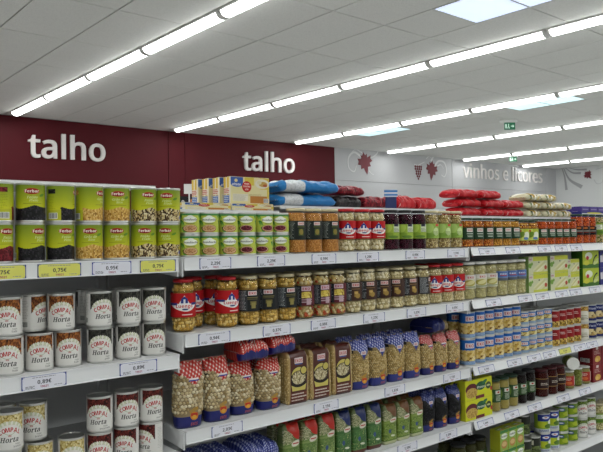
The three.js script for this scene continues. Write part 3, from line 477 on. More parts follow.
// ------------------------------------------------------------------ products on the shelves
const S1 = 1.487, S2 = 1.24, S3 = 0.93, S4 = 0.678, S5 = 0.38, B1 = 1.487, B2 = 1.18, B3 = 0.867;
// a run of like products: description d, counted from the landmark f
function row(p, name, category, group, d, f, xs, y, z, turns = 0) {
  xs.forEach((x, i) => {
    const a = Array.isArray(turns) ? turns[i] : turns;
    place(p, name, `${ord(i, xs.length)}${d}${xs.length > 1 ? ', from ' : ' beside '}${f}`, category, group, x, y, z, facing(x) + a * DEG);
  });
}
const zc = (r, back = 0) => Z0 - 0.018 - r - back;
// ---- lime green cans, two tiers
{
  const r = 0.0405, h = 0.1125, P = {}; for (const k in FERBAR) P[k] = canProto(r, h, FERBAR[k]);
  const X = [0.542, 0.629, 0.715, 0.802, 0.889, 0.98, 1.034], kinds = ['red', 'black', 'black', 'chick', 'chick', 'eyed', 'eyed'];
  X[6] = 1.066;
  const what = { red: 'red kidney beans', black: 'black beans', chick: 'golden chickpeas', eyed: 'black-eyed beans' };
  const lo = [40, 38, 25, 4, 2, 6, -12], up = [150, 6, 92, 62, 6, 24, -6];
  kinds.forEach((k, i) => {
    const pos = k === 'red' ? '' : (i % 2 === (k === 'eyed' ? 1 : 1) ? 'first ' : 'second ');
    place(P[k], 'bean_can', `lower ${pos}lime green can of ${what[k]} on the top shelf`, 'can', 'lime green bean cans', X[i], B1, zc(r), facing(X[i]) + lo[i] * DEG);
    place(P[k], 'bean_can', `upper ${pos}lime green can of ${what[k]}, stacked on the top shelf`, 'can', 'lime green bean cans', X[i] + 0.002, B1 + h, zc(r, 0.001), facing(X[i]) + up[i] * DEG);
  });
}
// ---- white cans with a picture of pulses, two tiers on two shelves
{
  const r = 0.039, h = 0.107, P = {}; for (const k in COMPAL) P[k] = canProto(r, h, COMPAL[k]);
  const put = (k, label, x, y, back, a) => place(P[k], 'bean_can', label, 'can', 'white bean cans', x, y, zc(r, back), facing(x) + a * DEG);
  [0.569, 0.653, 0.737].forEach((x, i) => put('brown', `lower white can of brown beans, ${['farthest from', 'second nearest', 'next to'][i]} the black bean cans`, x, B2, 0.004 * i, [-6, 6, 8][i]));
  [0.832, 0.924, 1.012].forEach((x, i) => put('black', `lower white can of black beans, ${ORD[i]} from the brown bean cans`, x, B2, 0.002 * i, [4, 12, 14][i]));
  put('brown', 'upper white can of brown beans, farthest from the black bean cans', 0.567, B2 + h, 0.002, -4);
  put('brown', 'upper white can of brown beans set back and turned aside', 0.65, B2 + h, 0.05, 58);
  put('brown', 'upper white can of brown beans next to the black bean cans', 0.72, B2 + h, 0.012, 2);
  [0.831, 0.926, 1.013].forEach((x, i) => put('black', `upper white can of black beans, ${ORD[i]} from the brown bean cans`, x, B2 + h, 0.001, [22, 16, 4][i]));
  put('black', 'white can of black beans behind the front row, beside brown beans', 0.834, B2 + h, 0.086, 60);
  put('black', 'white can of black beans in the second row near the jars', 0.94, B2 + h, 0.084, 40);
  [0.66, 0.745].forEach((x, i) => put('brown', `lower white can of brown beans in the second row, ${i ? 'near' : 'away from'} the black beans`, x, B2, 0.09, 30));
  // third shelf: pale and red beans
  [0.562, 0.66, 0.745].forEach((x, i) => put('pale', `lower white can of pale beans, ${['farthest from', 'second nearest', 'next to'][i]} the red bean cans`, x, B3, [0, 0.03, 0.006][i], [0, 8, 6][i]));
  put('pale', 'upper white can of pale beans at the front edge', 0.567, B3 + h, 0, 4);
  put('pale', 'upper white can of pale beans pushed back, partly hidden', 0.652, B3 + h, 0.055, -8);
  put('pale', 'upper white can of pale beans deep behind the front one', 0.575, B3 + h, 0.09, 20);
  [0.829, 0.915, 0.998].forEach((x, i) => { put('red', `lower white can of red beans, ${ORD[i]} from the pale bean cans`, x, B3, 0, [0, -12, -42][i]); put('red', `upper white can of red beans, ${ORD[i]} from the pale bean cans`, x + 0.001, B3 + h, 0.001, [-6, 14, 22][i]); });
  // a few of the green-topped ones on the lowest shelf in view
  [3.709, 3.808].forEach((x, i) => { for (const t of [0, 1]) put('green', `${t ? 'upper' : 'lower'} white and green can on the lowest shelf, ${i ? 'beside the pale jars' : 'beside the olive cans'}`, x, S5 + t * h, 0, 30 + i * 4); });
}
// ---- small green-labelled cans, two tiers
{
  const r = 0.0365, h = 0.0752, P = { pale: canProto(r, h, BOND.pale), red: canProto(r, h, BOND.red) };
  [1.144, 1.219, 1.298, 1.375, 1.451, 1.526].forEach((x, i) => {
    const k = i < 3 ? 'pale' : 'red', d = i < 3 ? 'pale beans' : 'red beans';
    for (const t of [0, 1]) place(P[k], 'bean_can', `${ORD[i % 3]} ${t ? 'upper' : 'lower'} small green can of ${d}, counted from the ${i < 3 ? 'lime green cans' : 'small pale bean cans'}`, 'can', 'small green bean cans', x, S1 + t * h, zc(r, t * 0.001), facing(x) + [8, 6, 12, 4, [-10, 34][t], 8][i] * DEG);
  });
}
// ---- jars of the top shelf
const chick = { r: 0.0062, cols: colours(['#d2ab52', '#dcbb66', '#c49a44', '#e2c880']) }, butter = { r: 0.0068, long: 1.35, cols: colours(['#ddcfa4', '#e6dbb8', '#cdbd8c', '#ebe2c6']) };
const whiteBean = { r: 0.0056, long: 1.3, cols: colours(['#dccfa2', '#e6dbb6', '#cdbc8a']) }, eyed = { r: 0.0042, long: 1.25, cols: colours(['#c9b47c', '#d6c492', '#b09a62', '#dccda2', '#6b5334']) };
const mixBean = { r: 0.0066, long: 1.3, cols: colours(['#cdbd8d', '#d8cba2', '#c0ac78', '#b3512e', '#ceb06a', '#a33a26']) }, orange = { r: 0.0042, long: 1.3, cols: colours(['#d0742a', '#dc8a38', '#bf601f', '#e09c48']) };
const redOrange = { r: 0.0042, long: 1.5, cols: colours(['#d05a20', '#dc6c2a', '#b84818']) }, amberVeg = { r: 0.0042, long: 1.3, cols: colours(['#dba040', '#e4b056', '#c88a30']) };
const lentilTex = canvasTexture(256, 128, (g, w, h) => { beansPrint(g, 0, 0, w, h, 3, 2.4, ['#b57a3c', '#c68c4a', '#a26a32', '#d29c5a'], '#8f5c2c'); });
const purpleTex = canvasTexture(256, 128, (g, w, h) => { beansPrint(g, 0, 0, w, h, 9, 6, ['#2c0d18', '#3a1422', '#220812', '#471a2a'], '#18060d'); });
const juice = (c, more = {}) => new THREE.MeshPhysicalMaterial({ color: c, roughness: 0.35, specularIntensity: 0.12, ...more });
for (const t of [lentilTex, purpleTex]) { t.wrapS = t.wrapT = THREE.RepeatWrapping; }
{
  const jar = (r, h, lo, hi, label, lid, f, beans, slim) => jarProto(r, h, { lo, hi, label, lid, fill: f, beans, slim });
  const lentil = jar(0.0395, 0.17, 0.3, 0.72, LABEL.lentil, M.goldLid, juice(0xffffff, { map: lentilTex }), null, true);
  row(lentil, 'lentil_jar', 'jar', 'lentil jars', 'jar of brown lentils with a dark label', 'the small green cans', [1.606, 1.688, 1.776], S1, zc(0.0395), [24, 22, 30]);
  const lu = jar(0.041, 0.172, 0.3, 0.72, LABEL.luengo, M.redLid, juice(0xa89868), butter, true);
  row(lu, 'bean_jar', 'jar', 'red labelled jars on the top shelf', 'red-labelled jar of white beans on the top shelf', 'the lentil jars', [1.867, 1.955, 2.04], S1, zc(0.041), [14, 16, 20]);
  const pu = jar(0.041, 0.172, 0.28, 0.64, LABEL.greenPurple, M.blackLid, juice(0xffffff, { map: purpleTex }), null, true);
  row(pu, 'bean_jar', 'jar', 'purple bean jars', 'jar of dark purple beans with a lime label', 'the red-labelled jars', [2.127, 2.216, 2.304], S1, zc(0.041), [14, 14, 14]);
  const gl = jar(0.041, 0.172, 0.28, 0.66, LABEL.greenLight, M.goldLid, juice(0x8a7444), eyed, true);
  row(gl, 'bean_jar', 'jar', 'speckled bean jars', 'jar of speckled beans with a pale green label', 'the purple bean jars', [2.392, 2.48, 2.566], S1, zc(0.041), [18, 18, 18]);
  const va = jar(0.037, 0.142, 0.28, 0.68, LABEL.greenVeg, M.greenLid, juice(0x8a4a1c), orange, true), vb = jar(0.037, 0.142, 0.28, 0.68, LABEL.greenVeg, M.greenLid, juice(0x9a6a24), amberVeg, true);
  row(va, 'vegetable_jar', 'jar', 'green labelled vegetable jars', 'jar of orange vegetables with a dark green label', 'the speckled bean jars', [2.652, 2.735, 2.818], S1, zc(0.037), [30, 30, 30]);
  row(vb, 'vegetable_jar', 'jar', 'amber vegetable jars', 'jar of amber vegetables with a dark green label', 'the orange vegetable jars', [2.897, 2.974, 3.051], S1, zc(0.037), [30, 30, 30]);
  const ye = jar(0.037, 0.134, 0.2, 0.66, LABEL.yellowMix, M.greenLid, juice(0x7a3a1c), amberVeg, true);
  row(ye, 'vegetable_jar', 'jar', 'yellow labelled jars', 'jar with a bright yellow green label', 'the amber vegetable jars', [3.134, 3.224], S1, zc(0.037), [20, 20]);
  const or = jar(0.036, 0.142, 0.28, 0.62, LABEL.greenVeg, M.greenLid, juice(0x8f3a14), redOrange, true);
  row(or, 'carrot_jar', 'jar', 'carrot jars', 'jar of bright orange strips with a green label', 'the yellow-labelled jars', [3.316, 3.396, 3.475, 3.552, 3.628], S1, zc(0.036), [26, 34, 30, 26, 32]);
  const br = jar(0.036, 0.172, 0.3, 0.58, LABEL.blackRed, M.greenLid, juice(0x7d2a12), redOrange, true);
  row(br, 'sauce_jar', 'jar', 'tall black labelled jars', 'tall jar of red sauce with a black label', 'the orange strip jars', [3.703, 3.781, 3.859], S1, zc(0.036), [20, 20, 20]);
  const gt = jar(0.038, 0.172, 0.3, 0.7, LABEL.greenTall, M.greenLid, juice(0x5b6a24), eyed, true);
  row(gt, 'pickle_jar', 'jar', 'tall green jars', 'tall jar of green pickles with a light label', 'the red sauce jars', [3.945, 4.03], S1, zc(0.038), [20, 20]);
  // ---- jars of the second shelf
  const lc = jar(0.041, 0.175, 0.29, 0.74, LABEL.luengo, M.redLid, juice(0x9a7a3a), { ...chick, r: 0.0066 });
  place(lc, 'chickpea_jar', 'red-labelled chickpea jar at the end of the shelf next to white cans', 'jar', 'red labelled chickpea jars', 1.128, S2, zc(0.041, 0.012), facing(1.12) + 6 * DEG);
  place(lc, 'chickpea_jar', 'red-labelled chickpea jar next to the black-labelled jars', 'jar', 'red labelled chickpea jars', 1.294, S2, zc(0.041, 0.002), facing(1.29) + 26 * DEG);
  place(lc, 'chickpea_jar', 'first red-labelled chickpea jar set back between the two front ones', 'jar', 'red labelled chickpea jars', 1.206, S2, zc(0.041, 0.085), facing(1.2) + 20 * DEG);
  place(lc, 'chickpea_jar', 'second red-labelled chickpea jar set back, beside the black-labelled second row', 'jar', 'red labelled chickpea jars', 1.298, S2, zc(0.041, 0.093), facing(1.29) + 14 * DEG);
  const bk = jar(0.041, 0.174, 0.29, 0.72, LABEL.black, M.goldLid, juice(0x9a7a3a), { ...chick, r: 0.0066 });
  row(bk, 'chickpea_jar', 'jar', 'black labelled chickpea jars', 'chickpea jar with a black label', 'the red-labelled chickpea jars', [1.384, 1.469, 1.554], S2, zc(0.041), [24, 6, 32]);
  const mx = jar(0.041, 0.174, 0.29, 0.72, LABEL.mixed, M.goldLid, juice(0x9f8450), mixBean);
  row(mx, 'bean_jar', 'jar', 'mixed vegetable jars', 'jar of mixed pulses with a wine red label', 'the black-labelled chickpea jars', [1.64, 1.725, 1.809], S2, zc(0.041), [14, 28, 14]);
  const bu = jar(0.041, 0.174, 0.29, 0.72, LABEL.brown, M.goldLid, juice(0xa8986a), butter), bw = jar(0.041, 0.174, 0.29, 0.72, LABEL.brown, M.goldLid, juice(0xa8986a), whiteBean);
  row(bu, 'bean_jar', 'jar', 'large white bean jars', 'jar of large white beans with a brown label', 'the mixed pulse jars', [1.896, 1.983, 2.069], S2, zc(0.041), [26, 24, 22]);
  row(bw, 'bean_jar', 'jar', 'small white bean jars', 'jar of small white beans with a brown label', 'the large white bean jars', [2.155, 2.241, 2.326], S2, zc(0.041), [8, 34, 78]);
  const lw = jar(0.041, 0.176, 0.28, 0.72, LABEL.luengo, M.redLid, juice(0xa8986a), { ...whiteBean, r: 0.0046 });
  row(lw, 'bean_jar', 'jar', 'red labelled jars on the second shelf', 'red-labelled jar of white beans on the second shelf', 'the brown-labelled jars', [2.41, 2.494, 2.5785], S2, zc(0.041), [10, 10, 14]);
  const spears = juice(0xb0a878), spear = { r: 0.005, long: 1.2, cols: colours(['#bdb57c', '#c9c28e', '#aaa168', '#d0caa0']) };
  const wa = jar(0.04, 0.178, 0.3, 0.66, LABEL.pale, M.whiteLid, spears, spear, true), ba = jar(0.04, 0.178, 0.44, 0.7, LABEL.blue, M.whiteLid, spears, spear, true);
  row(wa, 'asparagus_jar', 'jar', 'cream labelled jars', 'pale jar with a cream label and white lid', 'the red-labelled jars', [2.662, 2.752, 2.843], S2, zc(0.04), [20, 26, 24]);
  row(ba, 'asparagus_jar', 'jar', 'blue labelled pale jars', 'pale jar with a blue label and white lid', 'the cream-labelled jars', [2.932, 3.016, 3.1], S2, zc(0.04), [22, 22, 22]);
  [[bk, 'chickpea_jar', 'chickpea jar with black label', [1.4, 1.486, 1.572]], [mx, 'bean_jar', 'mixed pulse jar', [1.66, 1.746, 1.832]], [bu, 'bean_jar', 'large white bean jar', [1.92, 2.006, 2.092]], [bw, 'bean_jar', 'small white bean jar', [2.18, 2.266, 2.352]], [lw, 'bean_jar', 'red-labelled white bean jar', [2.438, 2.525]]].forEach(([p, n, d, xs]) => xs.forEach((x, i) => place(p, n, `${ORD[i]} ${d} in the second row of the second shelf`, 'jar', 'second row jars', x, S2, zc(0.041, 0.092), facing(x) + 10 * DEG)));
  // ---- jars of the fourth shelf
  const mu = jar(0.036, 0.158, 0.3, 0.7, LABEL.olive, M.greenLid, juice(0x9a8c4c), null, true), dk = jar(0.036, 0.16, 0.3, 0.66, LABEL.olive, M.blackLid, juice(0x191110), null, true);
  row(mu, 'onion_jar', 'jar', 'pale onion jars', 'slim pale jar with a dark green label', 'the bright yellow cartons', [2.852, 2.929, 3.007], S4, zc(0.036), [34, 34, 34]);
  row(dk, 'olive_jar', 'jar', 'black olive jars', 'slim jar of black olives with green label', 'the pale slim jars', [3.087, 3.168], S4, zc(0.036), [26, 26]);
  const am = jar(0.041, 0.145, 0.3, 0.68, LABEL.amber, M.darkRedLid, juice(0x3a0f0c), null, true);
  row(am, 'preserve_jar', 'jar', 'dark red preserve jars', 'dark red preserve jar with a black and gold label', 'the black olive jars', [3.295, 3.388, 3.474], S4, zc(0.041), [26, 40, 30]);
  const sm = jar(0.036, 0.1, 0.2, 0.72, LABEL.redSmall, M.whiteLid, juice(0x8a8450), null, true), ol = jarProto(0.038, 0.104, { lo: 0.02, hi: 0.03, label: LABEL.redSmall, lid: M.whiteLid, fill: juice(0x6a7030), beans: { r: 0.007, cols: colours(['#7d8438', '#8c9344', '#6b722c']) }, slim: true });
  place(sm, 'preserve_jar', 'short jar with red label and white lid beside dark preserve jars', 'jar', 'short white lidded jars', 3.57, S4, zc(0.036), facing(3.57) + 8 * DEG);
  place(ol, 'olive_jar', 'short jar of green olives with a white lid', 'jar', 'short white lidded jars', 3.666, S4, zc(0.038), facing(3.66));
  place(sm, 'preserve_jar', 'short jar with red label and white lid beside red cartons', 'jar', 'short white lidded jars', 3.752, S4, zc(0.036), facing(3.75) + 8 * DEG);
  const tipped = place(ol, 'olive_jar', 'short jar lying on its side with the white lid facing out', 'jar', null, 3.585, S4 + 0.1 + 0.04, zc(0.038, 0.1), 0);
  tipped.rotation.set(Math.PI / 2, 0, 0.75); tipped.position.set(3.625, S4 + 0.1435, zc(0.038, 0.03));
  place(sm, 'preserve_jar', 'short white-lidded jar in the second row under the lying jar', 'jar', 'short white lidded jars', 3.635, S4, zc(0.036, 0.082), 0);
  // ---- jars of the lowest shelf
  const low = jar(0.04, 0.165, 0.28, 0.66, LABEL.olive, M.blackLid, juice(0x3a3a1c), null, true);
  for (const [i, x] of [2.65, 2.732, 2.814].entries()) for (const t of [0, 1]) place(low, 'olive_jar', `${ORD[i]} dark jar in the ${t ? 'back' : 'front'} row on the lowest shelf, from the unit joint`, 'jar', 'dark jars on the lowest shelf', x + t * 0.02, S5, zc(0.04, 0.06 + t * 0.09), facing(x));
  const pa = jar(0.04, 0.16, 0.3, 0.64, LABEL.greenTall, M.goldLid, juice(0x8f8a58), spear, true);
  row(pa, 'pickle_jar', 'jar', 'pale pickle jars', 'pale pickle jar on the lowest shelf', 'the white and green cans', [3.91, 4.0], S5, zc(0.04), [20, 20]);
}
// ---- cans of the third shelf: tall blue, small blue, red, cream, navy
{
  const tall = canProto(0.038, 0.127, TIN.blue, { ring: 1 }), small = canProto(0.036, 0.0725, TIN.smallBlue, { ring: 1 }), red = canProto(0.037, 0.1, TIN.red, { ring: 1 }), cream = canProto(0.039, 0.101, TIN.cream, { ring: 1 }), navy = canProto(0.04, 0.1, TIN.navy, { ring: 1 });
  const stack = (p, h, r, n, xs, d, from, group, name) => xs.forEach((x, i) => {
    const tier = n === 3 ? ['bottom', 'middle', 'top'] : ['lower', 'upper'];
    for (let t = 0; t < n; t++) place(p, name, `${ord(i, xs.length)}${tier[t]} ${d} from ${from}`, 'can', group, x + (t % 2) * 0.002, S3 + t * h, zc(r, t * 0.0008), facing(x) + (22 + ((i * 7 + t * 5) % 13)) * DEG);
    place(p, name, `${ord(i, xs.length)}back row ${tier[n - 1]} ${d} from ${from}`, 'can', group, x + 0.01, S3 + (n - 1) * h, zc(r, 2 * r + 0.006), facing(x) + 20 * DEG);
    for (let t = 0; t < n - 1; t++) place(p, name, `${ord(i, xs.length)}back row ${tier[t]} ${d} from ${from}`, 'can', group, x + 0.01, S3 + t * h, zc(r, 2 * r + 0.006), facing(x) + 20 * DEG);
  });
  stack(tall, 0.127, 0.038, 2, [2.652, 2.732, 2.81, 2.888, 2.966, 3.043], 'tall blue can of chickpeas', 'the small red bags', 'tall blue cans', 'chickpea_can');
  stack(small, 0.0725, 0.036, 3, [3.118, 3.192, 3.268, 3.346], 'short blue can', 'the tall blue cans', 'short blue cans', 'bean_can');
  stack(red, 0.1, 0.037, 2, [3.424, 3.502, 3.58, 3.658], 'dark red can', 'the short blue cans', 'dark red cans', 'bean_can');
  stack(cream, 0.101, 0.039, 2, [3.745], 'cream can', 'the dark red cans', 'cream cans', 'bean_can');
  stack(navy, 0.1, 0.04, 2, [3.838, 3.924], 'navy can', 'the cream cans', 'navy cans', 'nut_can');
  // lowest shelf
  const bg = canProto(0.042, 0.105, TIN.blueGreen, { ring: 1 }), ov = canProto(0.041, 0.073, TIN.olive, { ring: 1 });
  [3.305, 3.396].forEach((x, i) => { for (const t of [0, 1]) place(bg, 'olive_can', `${t ? 'upper' : 'lower'} blue and green can on the lowest shelf, ${i ? 'beside the olive cans' : 'beside dark cans'}`, 'can', 'blue and green cans', x, S5 + t * 0.105, zc(0.042), facing(x) + 30 * DEG); place(bg, 'olive_can', `blue and green can in the back row, ${i ? 'near the olive cans' : 'near dark cans'}`, 'can', 'blue and green cans', x + 0.01, S5 + 0.0, zc(0.042, 0.09), facing(x)); });
  const dark = canProto(0.042, 0.105, printMat(canvasTexture(320, 160, (g, w, h) => { fill(g, '#2b2f26', 0, 0, w, h); beansPrint(g, 0, 70, w, 90, 12, 9, ['#5c6b3a', '#6f7d48', '#46532c'], '#2c3520'); for (const c of [80, 240]) fill(g, '#c7c4b0', c, 20, 60, 40); })), { ring: 1 });
  [3.122, 3.209].forEach((x, i) => place(dark, 'bean_can', `dark green can on the lowest shelf ${i ? 'next to the blue and green cans' : 'next to the green cartons'}`, 'can', 'dark green cans', x, S5, zc(0.042), facing(x) + 30 * DEG));
  place(dark, 'bean_can', 'dark green can stacked above another beside green cartons', 'can', 'dark green cans', 3.19, S5 + 0.105, zc(0.042, 0.05), facing(3.19) + 20 * DEG);
  place(dark, 'bean_can', 'dark green can carrying another one, in the back row', 'can', 'dark green cans', 3.19, S5, zc(0.042, 0.086), facing(3.19) + 20 * DEG);
  [3.502, 3.608].forEach((x, i) => { for (const t of [0, 1, 2]) place(ov, 'olive_can', `${['bottom', 'middle', 'top'][t]} olive green can, ${i ? 'beside the white cans' : 'beside the blue and green cans'}`, 'can', 'olive green cans', x - 0.01, S5 + t * 0.073, zc(0.041), facing(x) + (26 + 6 * t) * DEG); });
}
// ---- cartons
{
  const asp = cartonProto(0.185, 0.093, 0.06, CARTON.asparagus), asps = cartonProto(0.128, 0.08, 0.06, CARTON.asparagus), gb = cartonProto(0.19, 0.104, 0.07, CARTON.greenBox), pb = cartonProto(0.16, 0.1, 0.07, CARTON.purple);
  const col = (p, h, n, name, d, x, y, z, a, group) => { for (let t = 0; t < n; t++) place(p, name, `${n > 1 ? (t ? 'upper ' : 'lower ') : ''}${d}`, 'carton', group, x, y + t * (h + 0.0014), z, a); };
  col(asp, 0.093, 2, 'asparagus_carton', 'pale green carton standing next to the blue-labelled jars', 3.238, S2, Z0 - 0.055, 0, 'pale green cartons');
  col(asp, 0.093, 2, 'asparagus_carton', 'pale green carton in the middle stack', 3.452, S2, Z0 - 0.055, 0, 'pale green cartons');
  for (let t = 0; t < 2; t++) place(asps, 'asparagus_carton', `${t ? 'upper' : 'lower'} smaller pale green carton beside the dark green cartons`, 'carton', 'pale green cartons', 3.613, S2 + t * 0.0814, Z0 - 0.058, 0);
  col(gb, 0.104, 2, 'vegetable_carton', 'dark green and lime carton next to the pale green ones', 3.796, S2, Z0 - 0.055, 0, 'lime cartons');
  col(pb, 0.1, 2, 'vegetable_carton', 'purple and white carton beside the lime cartons', 3.985, S2, Z0 - 0.055, 0, 'purple cartons');
  const yb = cartonProto(0.212, 0.092, 0.06, CARTON.yellow);
  for (let t = 0; t < 2; t++) place(yb, 'lentil_carton', `${t ? 'upper' : 'lower'} bright yellow carton with a green badge`, 'carton', 'bright yellow cartons', 2.686, S4 + t * 0.0934, Z0 - 0.048, 0.0);
  for (let t = 0; t < 2; t++) place(yb, 'lentil_carton', `${t ? 'upper' : 'lower'} bright yellow carton hidden behind the front one`, 'carton', 'bright yellow cartons', 2.688, S4 + t * 0.0934, Z0 - 0.13, 0.0);
  const rb = cartonProto(0.105, 0.105, 0.09, CARTON.redBox);
  [3.85, 3.96].forEach((x, i) => { for (let t = 0; t < 2; t++) place(rb, 'potato_carton', `${t ? 'upper' : 'lower'} wine red carton ${i ? 'farther from' : 'next to'} the short white-lidded jars`, 'carton', 'wine red cartons', x, S4 + t * 0.1064, Z0 - 0.065, 0); });
  const sp = cartonProto(0.068, 0.1, 0.06, CARTON.soup);
  [2.89, 2.961, 3.032].forEach((x, i) => { for (let t = 0; t < 2; t++) place(sp, 'soup_carton', `${ORD[i]} ${t ? 'upper' : 'lower'} green carton on the lowest shelf, from the dark jars`, 'carton', 'green cartons on the lowest shelf', x, S5 + t * 0.1014, Z0 - 0.05, 0); });
  // yellow toast boxes on the top plate: four upright, three lying beneath
  const tb = cartonProto(0.178, 0.1, 0.048, CARTON.toast), flat = cartonProto(0.19, 0.024, 0.1, CARTON.toast);
  const base = 1.65;
  for (let i = 0; i < 3; i++) place(flat, 'toast_carton', `yellow toast carton lying flat, ${['nearest the blue bags', 'in the middle of the flat row', 'hidden at the back of the plate'][i]}`, 'carton', 'yellow toast cartons', [1.468, 1.272, 1.37][i], base, [-2.087, -2.087, -2.2][i], 0);
    for (let i = 0; i < 4; i++) place(tb, 'toast_carton', `${ORD[i]} upright yellow toast carton, counted from the blue bags`, 'carton', 'yellow toast cartons', 1.472 - 0.013 * i, base + 0.0255, -2.085 - 0.055 * i, 0);
  const vt = cartonProto(0.1, 0.03, 0.1, CARTON.violet);
  [4.02, 4.125, 4.23].forEach((x, i) => place(vt, 'violet_carton', `${ORD[i]} flat violet carton on the top plate, from the gold bags`, 'carton', 'violet cartons', x, 1.643 + 0.04, -2.11, 0));
  const vt2 = cartonProto(0.32, 0.04, 0.12, CARTON.purple); place(vt2, 'vegetable_carton', 'long purple carton carrying the flat violet cartons', 'carton', null, 4.125, 1.643, -2.12, 0);
}
// ---- cartons that carry on past the next unit joint
{
  const pb = cartonProto(0.16, 0.1, 0.07, CARTON.purple), rb = cartonProto(0.105, 0.105, 0.09, CARTON.redBox);
  [4.24, 4.42, 4.6].forEach((x, i) => place(pb, 'vegetable_carton', `${ORD[i]} purple carton past the last unit joint, on the second shelf`, 'carton', 'purple cartons', x, S2, Z0 - 0.055, 0));
  [4.1, 4.22, 4.34].forEach((x, i) => place(rb, 'potato_carton', `${ORD[i]} wine red carton near the last unit joint, on the fourth shelf`, 'carton', 'wine red cartons', x, S4, Z0 - 0.065, 0));
}
// ---- standing bags
{
  const inWin = (lo, hi) => (x, v, z) => v > lo && v < hi - 0.16 * Math.max(0, 1 - Math.abs(x - 0.12) / 0.36) && !(Math.abs(x - 0.12) < 0.2 && v < lo + 0.13);
  const pale = colours(['#bba780', '#d3c4a2', '#a08a60', '#e2d7ba', '#c9b78f']), tan = colours(['#b59a62', '#c6ad76', '#a3884e', '#d2bb88']), coal = colours(['#17171a', '#232227', '#0f0f12']);
  const bigs = [1, 2, 3, 4].map(s => bagProto(0.093, 0.212, 0.068, 40 + s, FILM.redCheck, { beans: { r: 0.0063, cols: pale, inside: inWin(0.2, 0.8) } }));
  [[1.1295, 0.004, 1], [1.243, 0.006, 1.0], [1.354, 0.022, 0.84], [1.466, 0.014, 0.84]].forEach(([x, b, k], i) => { const o = place(bigs[i], 'chickpea_bag', `${ORD[i]} large chickpea bag with red check top, from the white cans`, 'bag', 'large red checked bags', x, S3, Z0 - 0.05 - b, -0.12 + 0.03 * i); o.scale.set(1, k, 1); });
  [1.215, 1.325, 1.435].forEach((x, i) => { const o = place(bigs[(i + 1) % 4], 'chickpea_bag', `${ORD[i]} red checked bag in the second row, from the white cans`, 'bag', 'large red checked bags', x, S3, Z0 - 0.165, -0.1); o.scale.set(1, 0.84, 1); });
  const lyingRed = pillowProto(0.118, 0.13, 0.085, 91, (() => printMat(canvasTexture(384, 384, (g, w, h) => { g.save(); g.scale(1, 0.36); gingham(g, 0, 0, w, h / 0.36, 36, '#d9d2cc', '#c4544a', '#b0231d'); g.restore(); fill(g, '#1c2167', 0, 0, w, 66); fill(g, '#e2dad8', 160, 300, 120, 12); fill(g, '#2c3a95', 150, 314, 140, 7); }), 0.3, { clearcoat: 0.4 }))());
  place(lyingRed, 'chickpea_bag', 'red checked bag lying across the upright bags, nearer the white cans', 'bag', 'red checked bags lying on top', 1.378, S3 + 0.186, Z0 - 0.068, -0.06);
  place(lyingRed, 'chickpea_bag', 'red checked bag lying across the upright bags, nearer the brown bags', 'bag', 'red checked bags lying on top', 1.507, S3 + 0.1925, Z0 - 0.076, 0.06);
  const bowls = [1, 2, 3].map(s => bagProto(0.1, 0.192, 0.066, 60 + s, FILM.bowl, { n: 7, top: 0.9, flat: 0.35, lean: 0.006, fin: false, beans: { r: 0.0036, cols: tan, inside: (x, v, z) => Math.abs(x) > 0.45 && v < 0.9 } }));
  [1.588, 1.70, 1.815].forEach((x, i) => place(bowls[i], 'bean_bag', `${ORD[i]} brown bag with a bowl picture, from the red checked bags`, 'bag', 'brown bowl bags', x, S3, Z0 - 0.06, -0.04));
  [1.6, 1.712, 1.825].forEach((x, i) => place(bowls[(i + 1) % 3], 'bean_bag', `${ORD[i]} brown bowl bag in the second row, from the red bags`, 'bag', 'brown bowl bags', x, S3, Z0 - 0.142, -0.04));
  const blues = [1, 2, 3].map(s => bagProto(0.09, 0.196, 0.062, 70 + s, FILM.blueCheck, { beans: { r: 0.0045, cols: tan, inside: inWin(0.19, 0.74) } }));
  [1.924, 2.032, 2.138, 2.244].forEach((x, i) => place(blues[i % 3], 'bean_bag', `${ORD[i]} bean bag with blue check top, counted from the brown bags`, 'bag', 'blue checked bags', x, S3, Z0 - 0.06, -0.1));
  [1.94, 2.045, 2.15, 2.255].forEach((x, i) => place(blues[(i + 1) % 3], 'bean_bag', `${ORD[i]} blue checked bag in the second row, from the brown bags`, 'bag', 'blue checked bags', x, S3, Z0 - 0.15, -0.1));
  const pinks = [1, 2, 3].map(s => bagProto(0.078, 0.172, 0.056, 80 + s, FILM.pinkCheck, { beans: { r: 0.0045, cols: tan, inside: inWin(0.2, 0.74) } }));
  [2.345, 2.435, 2.528].forEach((x, i) => place(pinks[i], 'bean_bag', `${ORD[i]} small bag with red check top, from the blue checked bags`, 'bag', 'small red checked bags', x, S3, Z0 - 0.055, -0.1));
  const navyLie = pillowProto(0.12, 0.14, 0.065, 95, wrap((g, w, h) => { fill(g, '#1b2052', 0, 0, w, h); fill(g, '#2a2f66', 60, 40, 160, 60); fill(g, '#7d6a44', 380, 0, 132, h); }));
  place(navyLie, 'bean_bag', 'dark navy bag lying on top of the small red bags', 'bag', null, 2.405, S3 + 0.18, Z0 - 0.085, 0.1);
  // fourth shelf
  const checkLie = pillowProto(0.15, 0.17, 0.07, 97, printMat(canvasTexture(384, 384, (g, w, h) => { g.save(); g.scale(1, 0.4); gingham(g, 0, 0, w, h / 0.4, 26, '#bcc2dc', '#5a63a6', '#27327c'); g.restore(); fill(g, '#d6c9c4', 210, 60, 90, 34); text(g, LOGO, 255, 78, 'bold 30px sans-serif', '#b3322f'); }), 0.3, { clearcoat: 0.4 }));
